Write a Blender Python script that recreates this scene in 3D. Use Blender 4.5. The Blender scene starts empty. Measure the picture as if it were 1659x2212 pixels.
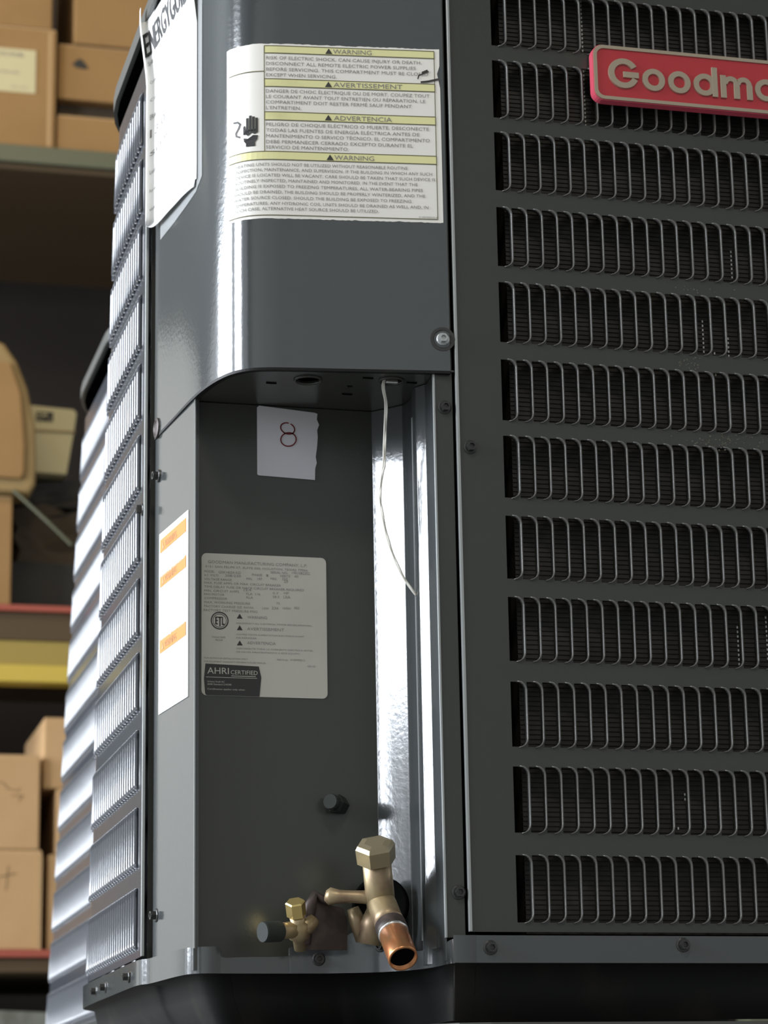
import bpy, bmesh, math, random
from mathutils import Vector, Matrix
from mathutils.geometry import tessellate_polygon
random.seed(7)
S = bpy.context.scene
C = S.collection
PI = math.pi

# ------------------------------------------------------------------ camera
cam_d = bpy.data.cameras.new('camera')
cam = bpy.data.objects.new('camera', cam_d); C.objects.link(cam)
cam_d.sensor_fit = 'VERTICAL'; cam_d.sensor_height = 24.0
cam_d.lens = 24.0 * 5400.0 / 2212.0
cam_d.clip_start = 0.05; cam_d.clip_end = 60
Rw = Vector((0.9684, -0.2487, -0.0169)); Fw = Vector((0.2451, 0.9375, 0.2470))
Rw.normalize(); Fw = (Fw - Rw * Fw.dot(Rw)).normalized(); Uw = Rw.cross(Fw)
CAM = Vector((-0.5187, -1.7447, -0.1506))
m = Matrix.Identity(4)
for i in range(3):
    m[i][0] = Rw[i]; m[i][1] = Uw[i]; m[i][2] = -Fw[i]; m[i][3] = CAM[i]
cam.matrix_world = m
cam_d.dof.use_dof = True; cam_d.dof.focus_distance = 1.85; cam_d.dof.aperture_fstop = 9.0
S.camera = cam

# ------------------------------------------------------------------ world, exposure, lights
S.view_settings.view_transform = 'Standard'; S.view_settings.look = 'None'
S.view_settings.gamma = 1.0; S.view_settings.use_curve_mapping = False
S.view_settings.exposure = 0.0
w = bpy.data.worlds.new('world'); S.world = w; w.use_nodes = True
w.node_tree.nodes['Background'].inputs[0].default_value = (0.55, 0.6, 0.65, 1)
w.node_tree.nodes['Background'].inputs[1].default_value = 0.02

def area(name, loc, target, sx, sy, power, col):
    d = bpy.data.lights.new(name, 'AREA'); d.shape = 'RECTANGLE'; d.size = sx; d.size_y = sy
    d.energy = power; d.color = col
    o = bpy.data.objects.new(name, d); C.objects.link(o); o.location = loc
    o.rotation_euler = (Vector(target) - Vector(loc)).to_track_quat('-Z', 'Y').to_euler()
    return o
# daylight through the loading door in the left wall, seen mirrored in the glossy steel
def door(name, y0, y1, z0, z1, radiance):
    A = (y1 - y0) * (z1 - z0)
    area(name, (-5.8, (y0 + y1) / 2, (z0 + z1) / 2), (0, (y0 + y1) / 2, (z0 + z1) / 2), y1 - y0, z1 - z0, radiance * math.pi * A, (0.86, 0.92, 1.0))
door('door_daylight_near', -1.4, 0.5, 1.20, 3.15, 30)
door('door_daylight_near_low', -1.4, -0.75, 0.70, 1.20, 26)
door('door_daylight_far', 1.35, 5.0, 0.88, 3.15, 24)
door('door_daylight_far_low', 1.35, 5.0, 0.58, 0.81, 24)
# added fill over the left wall, lifting the steel between the door reflections
area('left_wall_fill', (-5.95, 2.5, 1.3), (0, 2.5, 1.3), 12.5, 4.2, 1.0 * math.pi * 12.5 * 4.2, (0.84, 0.90, 1.0))
area('rear_wall_fill', (-3.5, 6.0, 3.5), (-3.5, 9.0, 1.5), 2.0, 1.5, 220, (1.0, 0.95, 0.86))  # added lamp, brightens the rear wall that the corner strip reflects
# ceiling lamps of the hall
area('ceiling_light_front', (-0.7, -2.7, 3.1), (-0.2, 0, 0.3), 0.55, 0.45, 36, (1.0, 0.93, 0.78))
area('ceiling_light_left', (-2.6, -0.8, 3.0), (-2.6, -0.8, 0), 0.8, 0.6, 20, (1.0, 0.97, 0.9))
area('ceiling_light_aisle', (-0.6, 1.9, 3.3), (-0.6, 1.9, 0), 1.6, 0.3, 30, (1.0, 0.78, 0.46))

# ------------------------------------------------------------------ materials
def mat(name, col, rough=0.5, metal=0.0, spec=0.5, noise=None, bump=None, coat=0.0):
    mt = bpy.data.materials.new(name); mt.use_nodes = True
    nt = mt.node_tree; b = nt.nodes['Principled BSDF']
    b.inputs['Base Color'].default_value = (*col, 1); b.inputs['Roughness'].default_value = rough
    b.inputs['Metallic'].default_value = metal
    b.inputs['Specular IOR Level'].default_value = spec
    if coat: b.inputs['Coat Weight'].default_value = coat; b.inputs['Coat Roughness'].default_value = 0.08
    tc = nt.nodes.new('ShaderNodeTexCoord')
    if noise:   # (scale, second colour, low, high)
        n = nt.nodes.new('ShaderNodeTexNoise'); n.inputs['Scale'].default_value = noise[0]; n.inputs['Detail'].default_value = 6
        nt.links.new(tc.outputs['Object'], n.inputs['Vector'])
        r = nt.nodes.new('ShaderNodeValToRGB'); r.color_ramp.elements[0].position = noise[2]; r.color_ramp.elements[1].position = noise[3]
        r.color_ramp.elements[0].color = (*col, 1); r.color_ramp.elements[1].color = (*noise[1], 1)
        nt.links.new(n.outputs['Fac'], r.inputs['Fac']); nt.links.new(r.outputs['Color'], b.inputs['Base Color'])
    if bump:    # (scale, strength, distance)
        n = nt.nodes.new('ShaderNodeTexNoise'); n.inputs['Scale'].default_value = bump[0]; n.inputs['Detail'].default_value = 2
        nt.links.new(tc.outputs['Object'], n.inputs['Vector'])
        bp = nt.nodes.new('ShaderNodeBump'); bp.inputs['Strength'].default_value = bump[1]; bp.inputs['Distance'].default_value = bump[2]
        nt.links.new(n.outputs['Fac'], bp.inputs['Height']); nt.links.new(bp.outputs['Normal'], b.inputs['Normal'])
    return mt
M = {}
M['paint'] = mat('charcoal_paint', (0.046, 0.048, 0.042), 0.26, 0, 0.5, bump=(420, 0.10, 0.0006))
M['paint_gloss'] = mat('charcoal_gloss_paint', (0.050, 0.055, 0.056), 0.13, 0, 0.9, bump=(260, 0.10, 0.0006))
M['paint_daylit'] = mat('charcoal_paint_daylit', (0.058, 0.063, 0.074), 0.15, 0, 0.95, bump=(60, 0.05, 0.002))  # same charcoal paint, lightened and blued to carry the daylight glare
M['edge'] = mat('pale_steel_highlight', (0.42, 0.44, 0.44), 0.35, 0.6)  # pale steel; on sheet edges it paints the light they catch
M['lid'] = mat('grey_lid_paint', (0.085, 0.088, 0.082), 0.35)
M['black'] = mat('black_void', (0.004, 0.004, 0.004), 0.9, 0, 0.0)
M['slat'] = mat('worn_slat_paint', (0.085, 0.084, 0.078), 0.3)
M['tub'] = mat('black_gap_shade', (0.006, 0.006, 0.006), 0.55, 0, 0.25, noise=(18, (0.02, 0.017, 0.013), 0.55, 0.8))  # blackened to stand in for shade in the gap under the unit
M['coil'] = mat('dusty_coil_fins', (0.022, 0.019, 0.017), 0.6, 0.3, noise=(40, (0.045, 0.040, 0.037), 0.45, 0.75))
M['coil_bright'] = mat('bent_bright_fin', (0.55, 0.55, 0.52), 0.4, 0.7)
M['screw'] = mat('dark_screw_steel', (0.05, 0.05, 0.048), 0.3, 0.5)
M['label'] = mat('label_stock', (0.78, 0.76, 0.72), 0.45, noise=(22, (0.62, 0.57, 0.47), 0.62, 0.85))
M['label_white'] = mat('white_label_stock', (0.85, 0.85, 0.85), 0.5)
M['yellow'] = mat('pale_yellow_print', (0.72, 0.70, 0.36), 0.5, noise=(30, (0.55, 0.52, 0.25), 0.6, 0.85))
M['ink'] = mat('black_ink', (0.02, 0.02, 0.02), 0.5)
M['grey_ink'] = mat('grey_ink', (0.22, 0.21, 0.20), 0.6)
M['olive_ink'] = mat('olive_ink', (0.12, 0.11, 0.05), 0.6)
M['plate'] = mat('silver_plate_stock', (0.46, 0.45, 0.41), 0.42, 0.0, noise=(9, (0.38, 0.37, 0.34), 0.5, 0.8))
M['orange'] = mat('orange_print', (0.62, 0.20, 0.02), 0.5)
M['paper'] = mat('paper', (0.62, 0.60, 0.63), 0.8)
M['leaf'] = mat('leaflet_paper', (0.88, 0.88, 0.87), 0.7)
M['red_ink'] = mat('red_marker', (0.30, 0.03, 0.03), 0.6)
M['badge_red'] = mat('badge_red', (0.45, 0.035, 0.045), 0.35, bump=(900, 0.25, 0.0004))
M['badge_side'] = mat('badge_side_pink', (0.75, 0.10, 0.16), 0.35)
M['gold'] = mat('champagne_metal', (0.50, 0.42, 0.32), 0.4, 0.75)
M['brass'] = mat('dull_brass', (0.36, 0.28, 0.16), 0.42, 0.55, noise=(60, (0.22, 0.14, 0.10), 0.45, 0.75))
M['brass_cap'] = mat('tarnished_cap_brass', (0.32, 0.27, 0.17), 0.38, 0.6)
M['brass_bright'] = mat('bright_brass', (0.72, 0.55, 0.22), 0.25, 0.8)
M['copper'] = mat('copper', (0.62, 0.24, 0.10), 0.32, 0.8, noise=(70, (0.40, 0.22, 0.10), 0.4, 0.75))
M['bracket'] = mat('brown_bracket_steel', (0.04, 0.030, 0.026), 0.5, 0.3, noise=(60, (0.10, 0.07, 0.065), 0.5, 0.8))
M['solder'] = mat('solder', (0.75, 0.74, 0.72), 0.25, 0.9)
M['rubber'] = mat('grey_green_cap', (0.028, 0.032, 0.029), 0.75, 0, 0.25)
M['wire'] = mat('white_wire_sheath', (0.70, 0.68, 0.62), 0.4)
M['card'] = mat('cardboard', (0.29, 0.165, 0.060), 0.85, noise=(7, (0.255, 0.143, 0.050), 0.4, 0.7))
M['card_light'] = mat('light_cardboard', (0.48, 0.30, 0.145), 0.85, noise=(7, (0.44, 0.27, 0.125), 0.4, 0.7))
M['card_dark'] = mat('dark_cardboard', (0.16, 0.10, 0.05), 0.9)
M['card_edge'] = mat('cardboard_fold', (0.42, 0.27, 0.13), 0.85)
M['tape'] = mat('box_tape', (0.42, 0.25, 0.10), 0.4)
M['cream'] = mat('cream_print', (0.52, 0.46, 0.27), 0.6)
M['tan'] = mat('tan_sheet', (0.27, 0.18, 0.07), 0.6)
M['dark_stuff'] = mat('dark_plastic', (0.02, 0.018, 0.016), 0.7)
M['dark_brown'] = mat('dark_brown_gap_and_bag', (0.05, 0.035, 0.02), 0.8)
M['rack_grey'] = mat('grey_green_rack_paint', (0.10, 0.105, 0.065), 0.5)
M['rack_red'] = mat('red_shelf_lip', (0.32, 0.07, 0.045), 0.5)
M['rack_brown'] = mat('brown_shelf_board', (0.075, 0.045, 0.018), 0.7)
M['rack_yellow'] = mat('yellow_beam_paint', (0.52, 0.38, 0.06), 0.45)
M['rack_yellow_dark'] = mat('dark_yellow_beam_paint', (0.30, 0.22, 0.05), 0.5)  # darker tone of the beam yellow for its upper step
M['wrap'] = mat('dusty_wrapped_load', (0.14, 0.14, 0.11), 0.8, noise=(26, (0.24, 0.24, 0.20), 0.4, 0.75), bump=(20, 0.5, 0.01))
M['wall'] = mat('rack_back_shade', (0.018, 0.012, 0.008), 0.9)  # near-black colour carries the shade behind the rack
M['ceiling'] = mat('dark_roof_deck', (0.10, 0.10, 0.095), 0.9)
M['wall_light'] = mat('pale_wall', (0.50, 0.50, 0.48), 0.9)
M['floor'] = mat('concrete_floor', (0.20, 0.20, 0.19), 0.7, noise=(3, (0.14, 0.14, 0.13), 0.4, 0.7))

# ------------------------------------------------------------------ helpers
def link(name, me, m=None, parent=None, smooth=False):
    o = bpy.data.objects.new(name, me); C.objects.link(o)
    if m is not None: me.materials.append(m)
    if parent is not None: o.parent = parent
    if smooth:
        for p in me.polygons: p.use_smooth = True
    return o
def obj(name, bm, m=None, parent=None, smooth=False, merge=True):
    if merge: bmesh.ops.remove_doubles(bm, verts=bm.verts, dist=1e-6)
    bmesh.ops.recalc_face_normals(bm, faces=bm.faces)
    me = bpy.data.meshes.new(name); bm.to_mesh(me); bm.free()
    return link(name, me, m, parent, smooth)
def thing(name, label, cat, loc=(0, 0, 0), group=None):
    o = bpy.data.objects.new(name, None); C.objects.link(o); o.location = loc
    o['label'] = label; o['category'] = cat
    if group: o['group'] = group
    return o
def tag(o, label, cat, group=None):
    o['label'] = label; o['category'] = cat
    if group: o['group'] = group
    return o
def bevel_sharp(bm, w, seg=2):
    bmesh.ops.bevel(bm, geom=[e for e in bm.edges if len(e.link_faces) == 2 and e.calc_face_angle(0) > 0.6], offset=w, segments=seg, affect='EDGES', profile=0.6)
def box_bm(x0, x1, y0, y1, z0, z1, bev=0, bm=None):
    b = bmesh.new()
    v = [b.verts.new((x, y, z)) for x in (x0, x1) for y in (y0, y1) for z in (z0, z1)]
    for f in ((0, 1, 3, 2), (4, 6, 7, 5), (0, 4, 5, 1), (2, 3, 7, 6), (0, 2, 6, 4), (1, 5, 7, 3)): b.faces.new([v[i] for i in f])
    if bev: bmesh.ops.bevel(b, geom=list(b.edges), offset=bev, segments=2, affect='EDGES', profile=0.6)
    if bm is None: return b
    merge_into(bm, b); return bm
def merge_into(dst, src):
    vm = {v: dst.verts.new(v.co) for v in src.verts}
    for f in src.faces:
        try: dst.faces.new([vm[v] for v in f.verts])
        except ValueError: pass
    src.free()
def frame_of(axis):
    a = Vector(axis).normalized()
    t = Vector((0, 0, 1)) if abs(a.z) < 0.9 else Vector((1, 0, 0))
    u = a.cross(t).normalized(); return a, u, a.cross(u)
def lathe(bm, base, axis, prof, n=24, rot=0.0, cap0=True, cap1=True):
    """prof: list of (distance along axis, radius)"""
    a, u, v = frame_of(axis); base = Vector(base); rings = []
    for h, r in prof:
        rings.append([bm.verts.new(base + a * h + (u * math.cos(rot + 2 * PI * i / n) + v * math.sin(rot + 2 * PI * i / n)) * r) for i in range(n)])
    for k in range(len(rings) - 1):
        for i in range(n): bm.faces.new((rings[k][i], rings[k][(i + 1) % n], rings[k + 1][(i + 1) % n], rings[k + 1][i]))
    if cap0: bm.faces.new(rings[0])
    if cap1: bm.faces.new(rings[-1])
    return bm
def tube(bm, pts, r, n=8):
    pts = [Vector(p) for p in pts]; rings = []; prev = None
    for i, p in enumerate(pts):
        d = (pts[min(i + 1, len(pts) - 1)] - pts[max(i - 1, 0)]).normalized()
        if prev is None: _, u, _ = frame_of(d)
        else: u = (prev - d * prev.dot(d)).normalized()
        prev = u; v = d.cross(u); rr = r[i] if isinstance(r, (list, tuple)) else r
        rings.append([bm.verts.new(p + (u * math.cos(2 * PI * k / n) + v * math.sin(2 * PI * k / n)) * rr) for k in range(n)])
    for k in range(len(rings) - 1):
        for i in range(n): bm.faces.new((rings[k][i], rings[k][(i + 1) % n], rings[k + 1][(i + 1) % n], rings[k + 1][i]))
    bm.faces.new(rings[0]); bm.faces.new(rings[-1]); return bm
def catmull(pts, per=8):
    out = []; n = len(pts); P = [Vector(p) for p in pts]
    for i in range(n - 1):
        p0, p1, p2, p3 = P[max(i - 1, 0)], P[i], P[i + 1], P[min(i + 2, n - 1)]
        for k in range(per):
            t = k / per
            out.append(0.5 * ((2 * p1) + (p2 - p0) * t + (2 * p0 - 5 * p1 + 4 * p2 - p3) * t * t + (3 * p1 - p0 - 3 * p2 + p3) * t ** 3))
    out.append(P[-1]); return out
def wall_sheet(name, plan, z0, z1, m, parent, thick=0.001, smooth=True, nz=1):
    """vertical sheet along a plan curve; z0/z1 may be lists"""
    bm = bmesh.new(); rows = []
    for i, p in enumerate(plan):
        a = z0[i] if isinstance(z0, list) else z0; b = z1[i] if isinstance(z1, list) else z1
        rows.append([bm.verts.new((p[0], p[1], a + (b - a) * k / nz)) for k in range(nz + 1)])
    for i in range(len(rows) - 1):
        for k in range(nz): bm.faces.new((rows[i][k], rows[i + 1][k], rows[i + 1][k + 1], rows[i][k + 1]))
    bmesh.ops.recalc_face_normals(bm, faces=bm.faces)
    me = bpy.data.meshes.new(name); bm.to_mesh(me); bm.free()
    o = link(name, me, m, parent, smooth)
    if thick:
        md = o.modifiers.new('solid', 'SOLIDIFY'); md.thickness = thick; md.offset = 0
        es = o.modifiers.new('split', 'EDGE_SPLIT'); es.split_angle = math.radians(50)
    return o
def poly_plate(name, outer, holes, z, thick, m, parent):
    loops = [[Vector((x, y, 0)) for x, y in outer]] + [[Vector((x, y, 0)) for x, y in h] for h in holes]
    flat = [v for l in loops for v in l]
    bm = bmesh.new(); vs = [bm.verts.new((v.x, v.y, z)) for v in flat]
    for t in tessellate_polygon(loops):
        try: bm.faces.new([vs[i] for i in t])
        except ValueError: pass
    r = bmesh.ops.extrude_face_region(bm, geom=list(bm.faces))
    for v in r['geom']:
        if isinstance(v, bmesh.types.BMVert): v.co.z += thick
    return obj(name, bm, m, parent)
def prism(name, outline, y0, y1, m, parent, bev=0, seg=2):
    """outline in (x,z), extruded along y"""
    bm = bmesh.new(); f = bm.faces.new([bm.verts.new((x, y0, z)) for x, z in outline])
    r = bmesh.ops.extrude_face_region(bm, geom=[f])
    for v in r['geom']:
        if isinstance(v, bmesh.types.BMVert): v.co.y = y1
    if bev: bevel_sharp(bm, bev, seg)
    return obj(name, bm, m, parent)
def circle(cx, cy, r, n=24): return [(cx + r * math.cos(2 * PI * i / n), cy + r * math.sin(2 * PI * i / n)) for i in range(n)]
_tc = {}
def text_geom(s):
    """flat triangles of a text line, normalised: x from 0 to 1, cap height 1"""
    if s in _tc: return _tc[s]
    cu = bpy.data.curves.new('t', 'FONT'); cu.body = s; cu.size = 1; cu.resolution_u = 2
    o = bpy.data.objects.new('t', cu); C.objects.link(o)
    dg = bpy.context.evaluated_depsgraph_get(); me = bpy.data.meshes.new_from_object(o.evaluated_get(dg))
    vs = [(v.co.x, v.co.y) for v in me.vertices]; fs = [tuple(p.vertices) for p in me.polygons]
    bpy.data.objects.remove(o); bpy.data.curves.remove(cu); bpy.data.meshes.remove(me)
    x0 = min(v[0] for v in vs); x1 = max(v[0] for v in vs)
    _tc[s] = ([((x - x0) / (x1 - x0), y / 0.73) for x, y in vs], fs); return _tc[s]
class Flat:
    """collects flat print in (u,v) and maps it onto a surface with f(u,v,lift)"""
    def __init__(s, f, lift=0.0004): s.f = f; s.v = []; s.t = []; s.lift = lift
    def add(s, pts, faces):
        b = len(s.v); s.v += [s.f(u, v, s.lift) for u, v in pts]; s.t += [tuple(b + i for i in t) for t in faces]
    def text(s, t, u0, v0, w, h):
        vs, fs = text_geom(t); s.add([(u0 + x * w, v0 + y * h) for x, y in vs], fs)
    def rect(s, u0, v0, u1, v1, n=1):
        pts = []; fs = []
        for i in range(n + 1):
            u = u0 + (u1 - u0) * i / n; pts += [(u, v0), (u, v1)]
        for i in range(n): fs.append((2 * i, 2 * i + 2, 2 * i + 3, 2 * i + 1))
        s.add(pts, fs)
    def poly(s, pts):
        tr = tessellate_polygon([[Vector((a, b, 0)) for a, b in pts]]); s.add(pts, tr)
    def ring(s, cu, cv, r0, r1, n=28):
        p = []
        for i in range(n): a = 2 * PI * i / n; p += [(cu + r0 * math.cos(a), cv + r0 * math.sin(a)), (cu + r1 * math.cos(a), cv + r1 * math.sin(a))]
        s.add(p, [(2 * i, 2 * i + 1, (2 * i + 3) % (2 * n), (2 * i + 2) % (2 * n)) for i in range(n)])
    def stroke(s, pts, w):
        for (a, b), (c, d) in zip(pts[:-1], pts[1:]):
            dx, dy = c - a, d - b; L = math.hypot(dx, dy) or 1; nx, ny = -dy / L * w / 2, dx / L * w / 2
            ex, ey = dx / L * w * .3, dy / L * w * .3
            s.add([(a + nx - ex, b + ny - ey), (a - nx - ex, b - ny - ey), (c - nx + ex, d - ny + ey), (c + nx + ex, d + ny + ey)], [(0, 1, 2, 3)])
    def tri(s, cu, v0, h):
        s.poly([(cu - h * .6, v0), (cu + h * .6, v0), (cu, v0 + h)])
    def build(s, name, m, parent):
        me = bpy.data.meshes.new(name); me.from_pydata([tuple(p) for p in s.v], [], s.t); me.update()
        return link(name, me, m, parent)
def hex_screw(name, p, n, parent, r=0.0036, m=None):
    bm = bmesh.new(); p = Vector(p); n = Vector(n).normalized()
    lathe(bm, p - n * 0.001, n, [(0, r * 1.5), (0.0016, r * 1.5), (0.0022, r * 1.25)], 16)
    lathe(bm, p, n, [(0.001, r), (0.0052, r), (0.0052, r * .62), (0.0036, r * .5)], 6)
    return obj(name, bm, m or M['screw'], parent)

# ------------------------------------------------------------------ the setting: a warehouse hall
FZ = -0.93
def struct(name, bm, m): o = obj(name, bm, m); o['kind'] = 'structure'; return o
struct('floor', box_bm(-6, 3.5, -5, 9.1, FZ - .1, FZ), M['floor'])
struct('ceiling', box_bm(-6, 3.5, -5, 9.1, 3.6, 3.7), M['ceiling'])
struct('dark_backing_1', box_bm(-1.2, 3.5, 4.45, 4.5, FZ, 3.6), M['wall'])  # added dark partition, stands in for the gloom behind the shelves
struct('wall_back', box_bm(-6, 3.5, 9, 9.1, FZ, 3.6), M['wall_light'])
struct('wall_front', box_bm(-6, 3.5, -5.1, -5, FZ, 3.6), M['wall_light'])
struct('wall_right', box_bm(3.5, 3.6, -5, 9.1, FZ, 3.6), M['wall_light'])
struct('wall_left', box_bm(-6.1, -6, -5, 9.1, FZ, 3.6), M['wall_light'])

# ------------------------------------------------------------------ louvre panels
ROWS = [0.0068, 0.0718, 0.1351, 0.1993, 0.2620, 0.3247, 0.3855, 0.4481, 0.5098, 0.5724, 0.6334, 0.6948]
RH = 0.0486; PITCH = 0.01242; SW = 0.0114; RR = 0.0062
def scallop(u):
    if u < SW - RR: return 0.0
    if u >= SW: return RR
    return RR - math.sqrt(max(RR * RR - (u - SW + RR) ** 2, 0))
def louver_sheet(name, f, s0, s1, sa, n, ztop, m, parent, rows=ROWS, tail=1, zbase=0.0):
    """sheet with rows of openings; f(s,z)->point"""
    bm = bmesh.new()
    def quad(sl, sr, zl0, zr0, zl1, zr1):
        bm.faces.new([bm.verts.new(f(sl, zl0)), bm.verts.new(f(sr, zr0)), bm.verts.new(f(sr, zr1)), bm.verts.new(f(sl, zl1))])
    us = [0, SW - RR, SW - RR * .6, SW - RR * .3, SW - RR * .08, SW]
    spans = []
    for k in range(n):
        for a, b in zip(us[:-1], us[1:]): spans.append((sa + k * PITCH + a, sa + k * PITCH + b, scallop(a), scallop(b) if b < SW else RR))
        spans.append((sa + k * PITCH + SW, sa + (k + 1) * PITCH, RR, RR))
    sb = sa + n * PITCH
    segs = [(None, zbase)] + [(r, r) for r in rows]
    for sl, sr, dl, dr in spans:
        lo_l = lo_r = zbase
        for r in rows:
            quad(sl, sr, lo_l, lo_r, r + dl, r + dr); lo_l = r + RH - dl; lo_r = r + RH - dr
        quad(sl, sr, lo_l, lo_r, ztop, ztop)
    zs = [zbase] + [z for r in rows for z in (r, r + RH)] + [ztop]
    for A, B, k in ((s0, sa, 1), (sb, s1, tail)):
        for i in range(k):
            a = A + (B - A) * i / k; b = A + (B - A) * (i + 1) / k
            for z0, z1 in zip(zs[:-1], zs[1:]): quad(a, b, z0, z0, z1, z1)
    bmesh.ops.remove_doubles(bm, verts=bm.verts, dist=1e-5); bmesh.ops.recalc_face_normals(bm, faces=bm.faces)
    me = bpy.data.meshes.new(name); bm.to_mesh(me); bm.free()
    o = link(name, me, m, parent, False)
    md = o.modifiers.new('solid', 'SOLIDIFY'); md.thickness = 0.001; md.offset = 0
    return o
def slat_geom(bm, f, s, zb, out=0.0030, inn=0.0032, t=0.0009):
    """one louvre lip: ribbon that follows the D-shaped right end of an opening. f(s,z,off)->point"""
    path = []
    for i in range(5):
        a = -PI / 2 + i * PI / 8; path.append((SW - RR + RR * math.cos(a), RR + RR * math.sin(a), math.cos(a), math.sin(a)))
    for i in range(5):
        a = i * PI / 8; path.append((SW - RR + RR * math.cos(a), RH - RR + RR * math.sin(a), math.cos(a), math.sin(a)))
    rings = []
    for k, (x, z, nx, nz) in enumerate(path):
        e = out * (0.35 if k in (0, 9) else 0.75 if k in (1, 8) else 1)
        rings.append([bm.verts.new(f(s + x + nx * tt, zb + z + nz * tt, oo)) for tt, oo in ((0, -inn), (0, e), (t, e), (t, -inn))])
    for a, b in zip(rings[:-1], rings[1:]):
        for i in range(4): bm.faces.new((a[i], a[(i + 1) % 4], b[(i + 1) % 4], b[i]))
    bm.faces.new(rings[0]); bm.faces.new(rings[-1])

# ================================================================== the condenser in the foreground
AC = thing('air_conditioner', 'charcoal outdoor air conditioner with red nameplate, warning label and brass pipe valves', 'air conditioner')

# right-hand louvre panel (plane Y = 0)
XS = 0.0318
fr = lambda s, z: (s, 0.0, z)
panel_r = louver_sheet('louver_panel', fr, -0.0028, 0.46, XS, 33, 0.765, M['paint'], AC)
panel_r['label'] = 'front louvre panel with twelve rows of upright slots'
bm = bmesh.new(); slat_geom(bm, lambda s, z, o: (s, -o, z), 0, 0)
slat0 = obj('slat', bm, M['slat'], panel_r, True)
first = True; rest = bmesh.new()
for zb in ROWS:
    for k in range(33):
        if k < 19:
            s_ = slat0 if first else slat0.copy()
            if not first: C.objects.link(s_)
            first = False; s_.location = (XS + k * PITCH, 0, zb)
        else: slat_geom(rest, lambda s, z, o: (s, -o, z), XS + k * PITCH, zb)
o = obj('far_slats', rest, M['slat'], panel_r, True); o['kind'] = 'stuff'
bm = box_bm(-0.0048, -0.0024, -0.0012, 0.0022, 0.0, 0.765, 0.0006); h = obj('hem', bm, M['edge'], panel_r); h['label'] = 'folded edge painted pale as if catching light'

# left-hand louvre panel, leaning away round the rear corner
R1 = 0.10; Y0L = 0.237
def left_map(X0, Y0, yc0, yc1, R, bow=0.0):
    def f(s, z, off=0.0):
        yc = yc0 + (yc1 - yc0) * z / 0.7; L = yc - Y0
        b = -bow * math.sin(min(max((s) / max(L, .01), 0), 1) * PI)
        if s <= L: return (X0 - off + b, Y0 + s, z)
        a = min((s - L) / R, PI / 2); e = max((s - L) - R * PI / 2, 0)
        r = R + off
        return (X0 + R - r * math.cos(a) + e, yc + r * math.sin(a), z)
    return f
fl = left_map(-0.2045, Y0L, 0.535, 0.405, R1)
SA = 0.018
NL = 33
panel_l = louver_sheet('louver_panel', lambda s, z: fl(s, z), 0, 0.60, SA, NL, 0.768, M['paint_daylit'], AC, tail=8)
panel_l['label'] = 'left side louvre panel in bright daylight'
bm = bmesh.new(); slat_geom(bm, lambda s, z, o: (-o, s, z), 0, 0)
slat1 = obj('slat', bm, M['paint_daylit'], panel_l, True); first = True; rest = bmesh.new()
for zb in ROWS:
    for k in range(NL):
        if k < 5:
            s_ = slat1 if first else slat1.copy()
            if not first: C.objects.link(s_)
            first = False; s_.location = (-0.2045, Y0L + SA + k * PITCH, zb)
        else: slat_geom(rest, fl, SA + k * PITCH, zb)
o = obj('far_slats', rest, M['paint_daylit'], panel_l, True); o['kind'] = 'stuff'
h = obj('hem', box_bm(-0.2055, -0.2028, Y0L - 0.0024, Y0L, 0.0, 0.768, 0.0005), M['edge'], panel_l); h['label'] = 'folded edge painted pale as if catching light'

# coil behind the slots: horizontal fins, a few bent and bright
bm = bmesh.new(); z = 0.0
while z < 0.76:
    box_bm(0.044, 0.455, 0.0170, 0.0195, z, z + 0.0026, bm=bm); z += 0.0036
box_bm(0.044, 0.455, 0.0182, 0.034, 0.0, 0.76, bm=bm)
coil = obj('coil_fins', bm, M['coil'], AC, merge=False); coil['kind'] = 'stuff'
bm = bmesh.new()
for (x, z0, z1) in ((0.205, .445, .482), (0.214, .437, .455), (0.226, .45, .47), (0.2325, .52, .545), (0.098, .66, .75), (0.1135, .64, .75), (0.262, .385, .40), (0.165, .078, .081), (.1715, .10, .1045), (0.221, .205, .235), (.245, .21, .245)):
    zz = z0
    while zz < z1: box_bm(x, x + 0.0011, 0.0162, 0.0172, zz, zz + 0.0018, bm=bm); zz += 0.0036
bf = obj('bent_fins', bm, M['coil_bright'], AC, merge=False); bf['kind'] = 'stuff'
bm = bmesh.new(); pl = [(0.455, 0.035), (0.012, 0.035)]
core = box_bm(-0.012, 0.46, 0.125, 0.50, 0.0, 0.765); obj('inner_casing', core, M['black'], AC)
obj('coil_end_plate', box_bm(0.0, 0.0435, 0.030, 0.034, 0.0, 0.765), M['black'], AC)
wall_sheet('side_coil', [(-0.178, 0.25), (-0.178, 0.42), (-0.10, 0.50), (0.0, 0.505)], 0.0, 0.76, M['black'], AC)

# pale dust smudges on two bands of the front panel
random.seed(21); bm = bmesh.new()
for (x, z_, sx, sz, n_) in ((.185, .4405, .006, .003, 26), (.205, .3785, .014, .0035, 60), (.250, .3795, .012, .002, 24), (.195, .5025, .014, .0012, 14)):
    for i in range(n_):
        a, b = random.gauss(x, sx), random.gauss(z_, sz); r = random.uniform(.0003, .0009)
        bm.faces.new([bm.verts.new((a + r * math.cos(t) * random.uniform(.6, 1.3), -.0008, b + r * math.sin(t) * random.uniform(.5, 1.1))) for t in (0, 1.05, 2.1, 3.14, 4.2, 5.2)])
M['dust'] = mat('pale_dust', (0.13, 0.125, 0.10), 0.9)
ds = obj('dust_smudges', bm, M['dust'], panel_r, merge=False); ds['kind'] = 'stuff'

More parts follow.
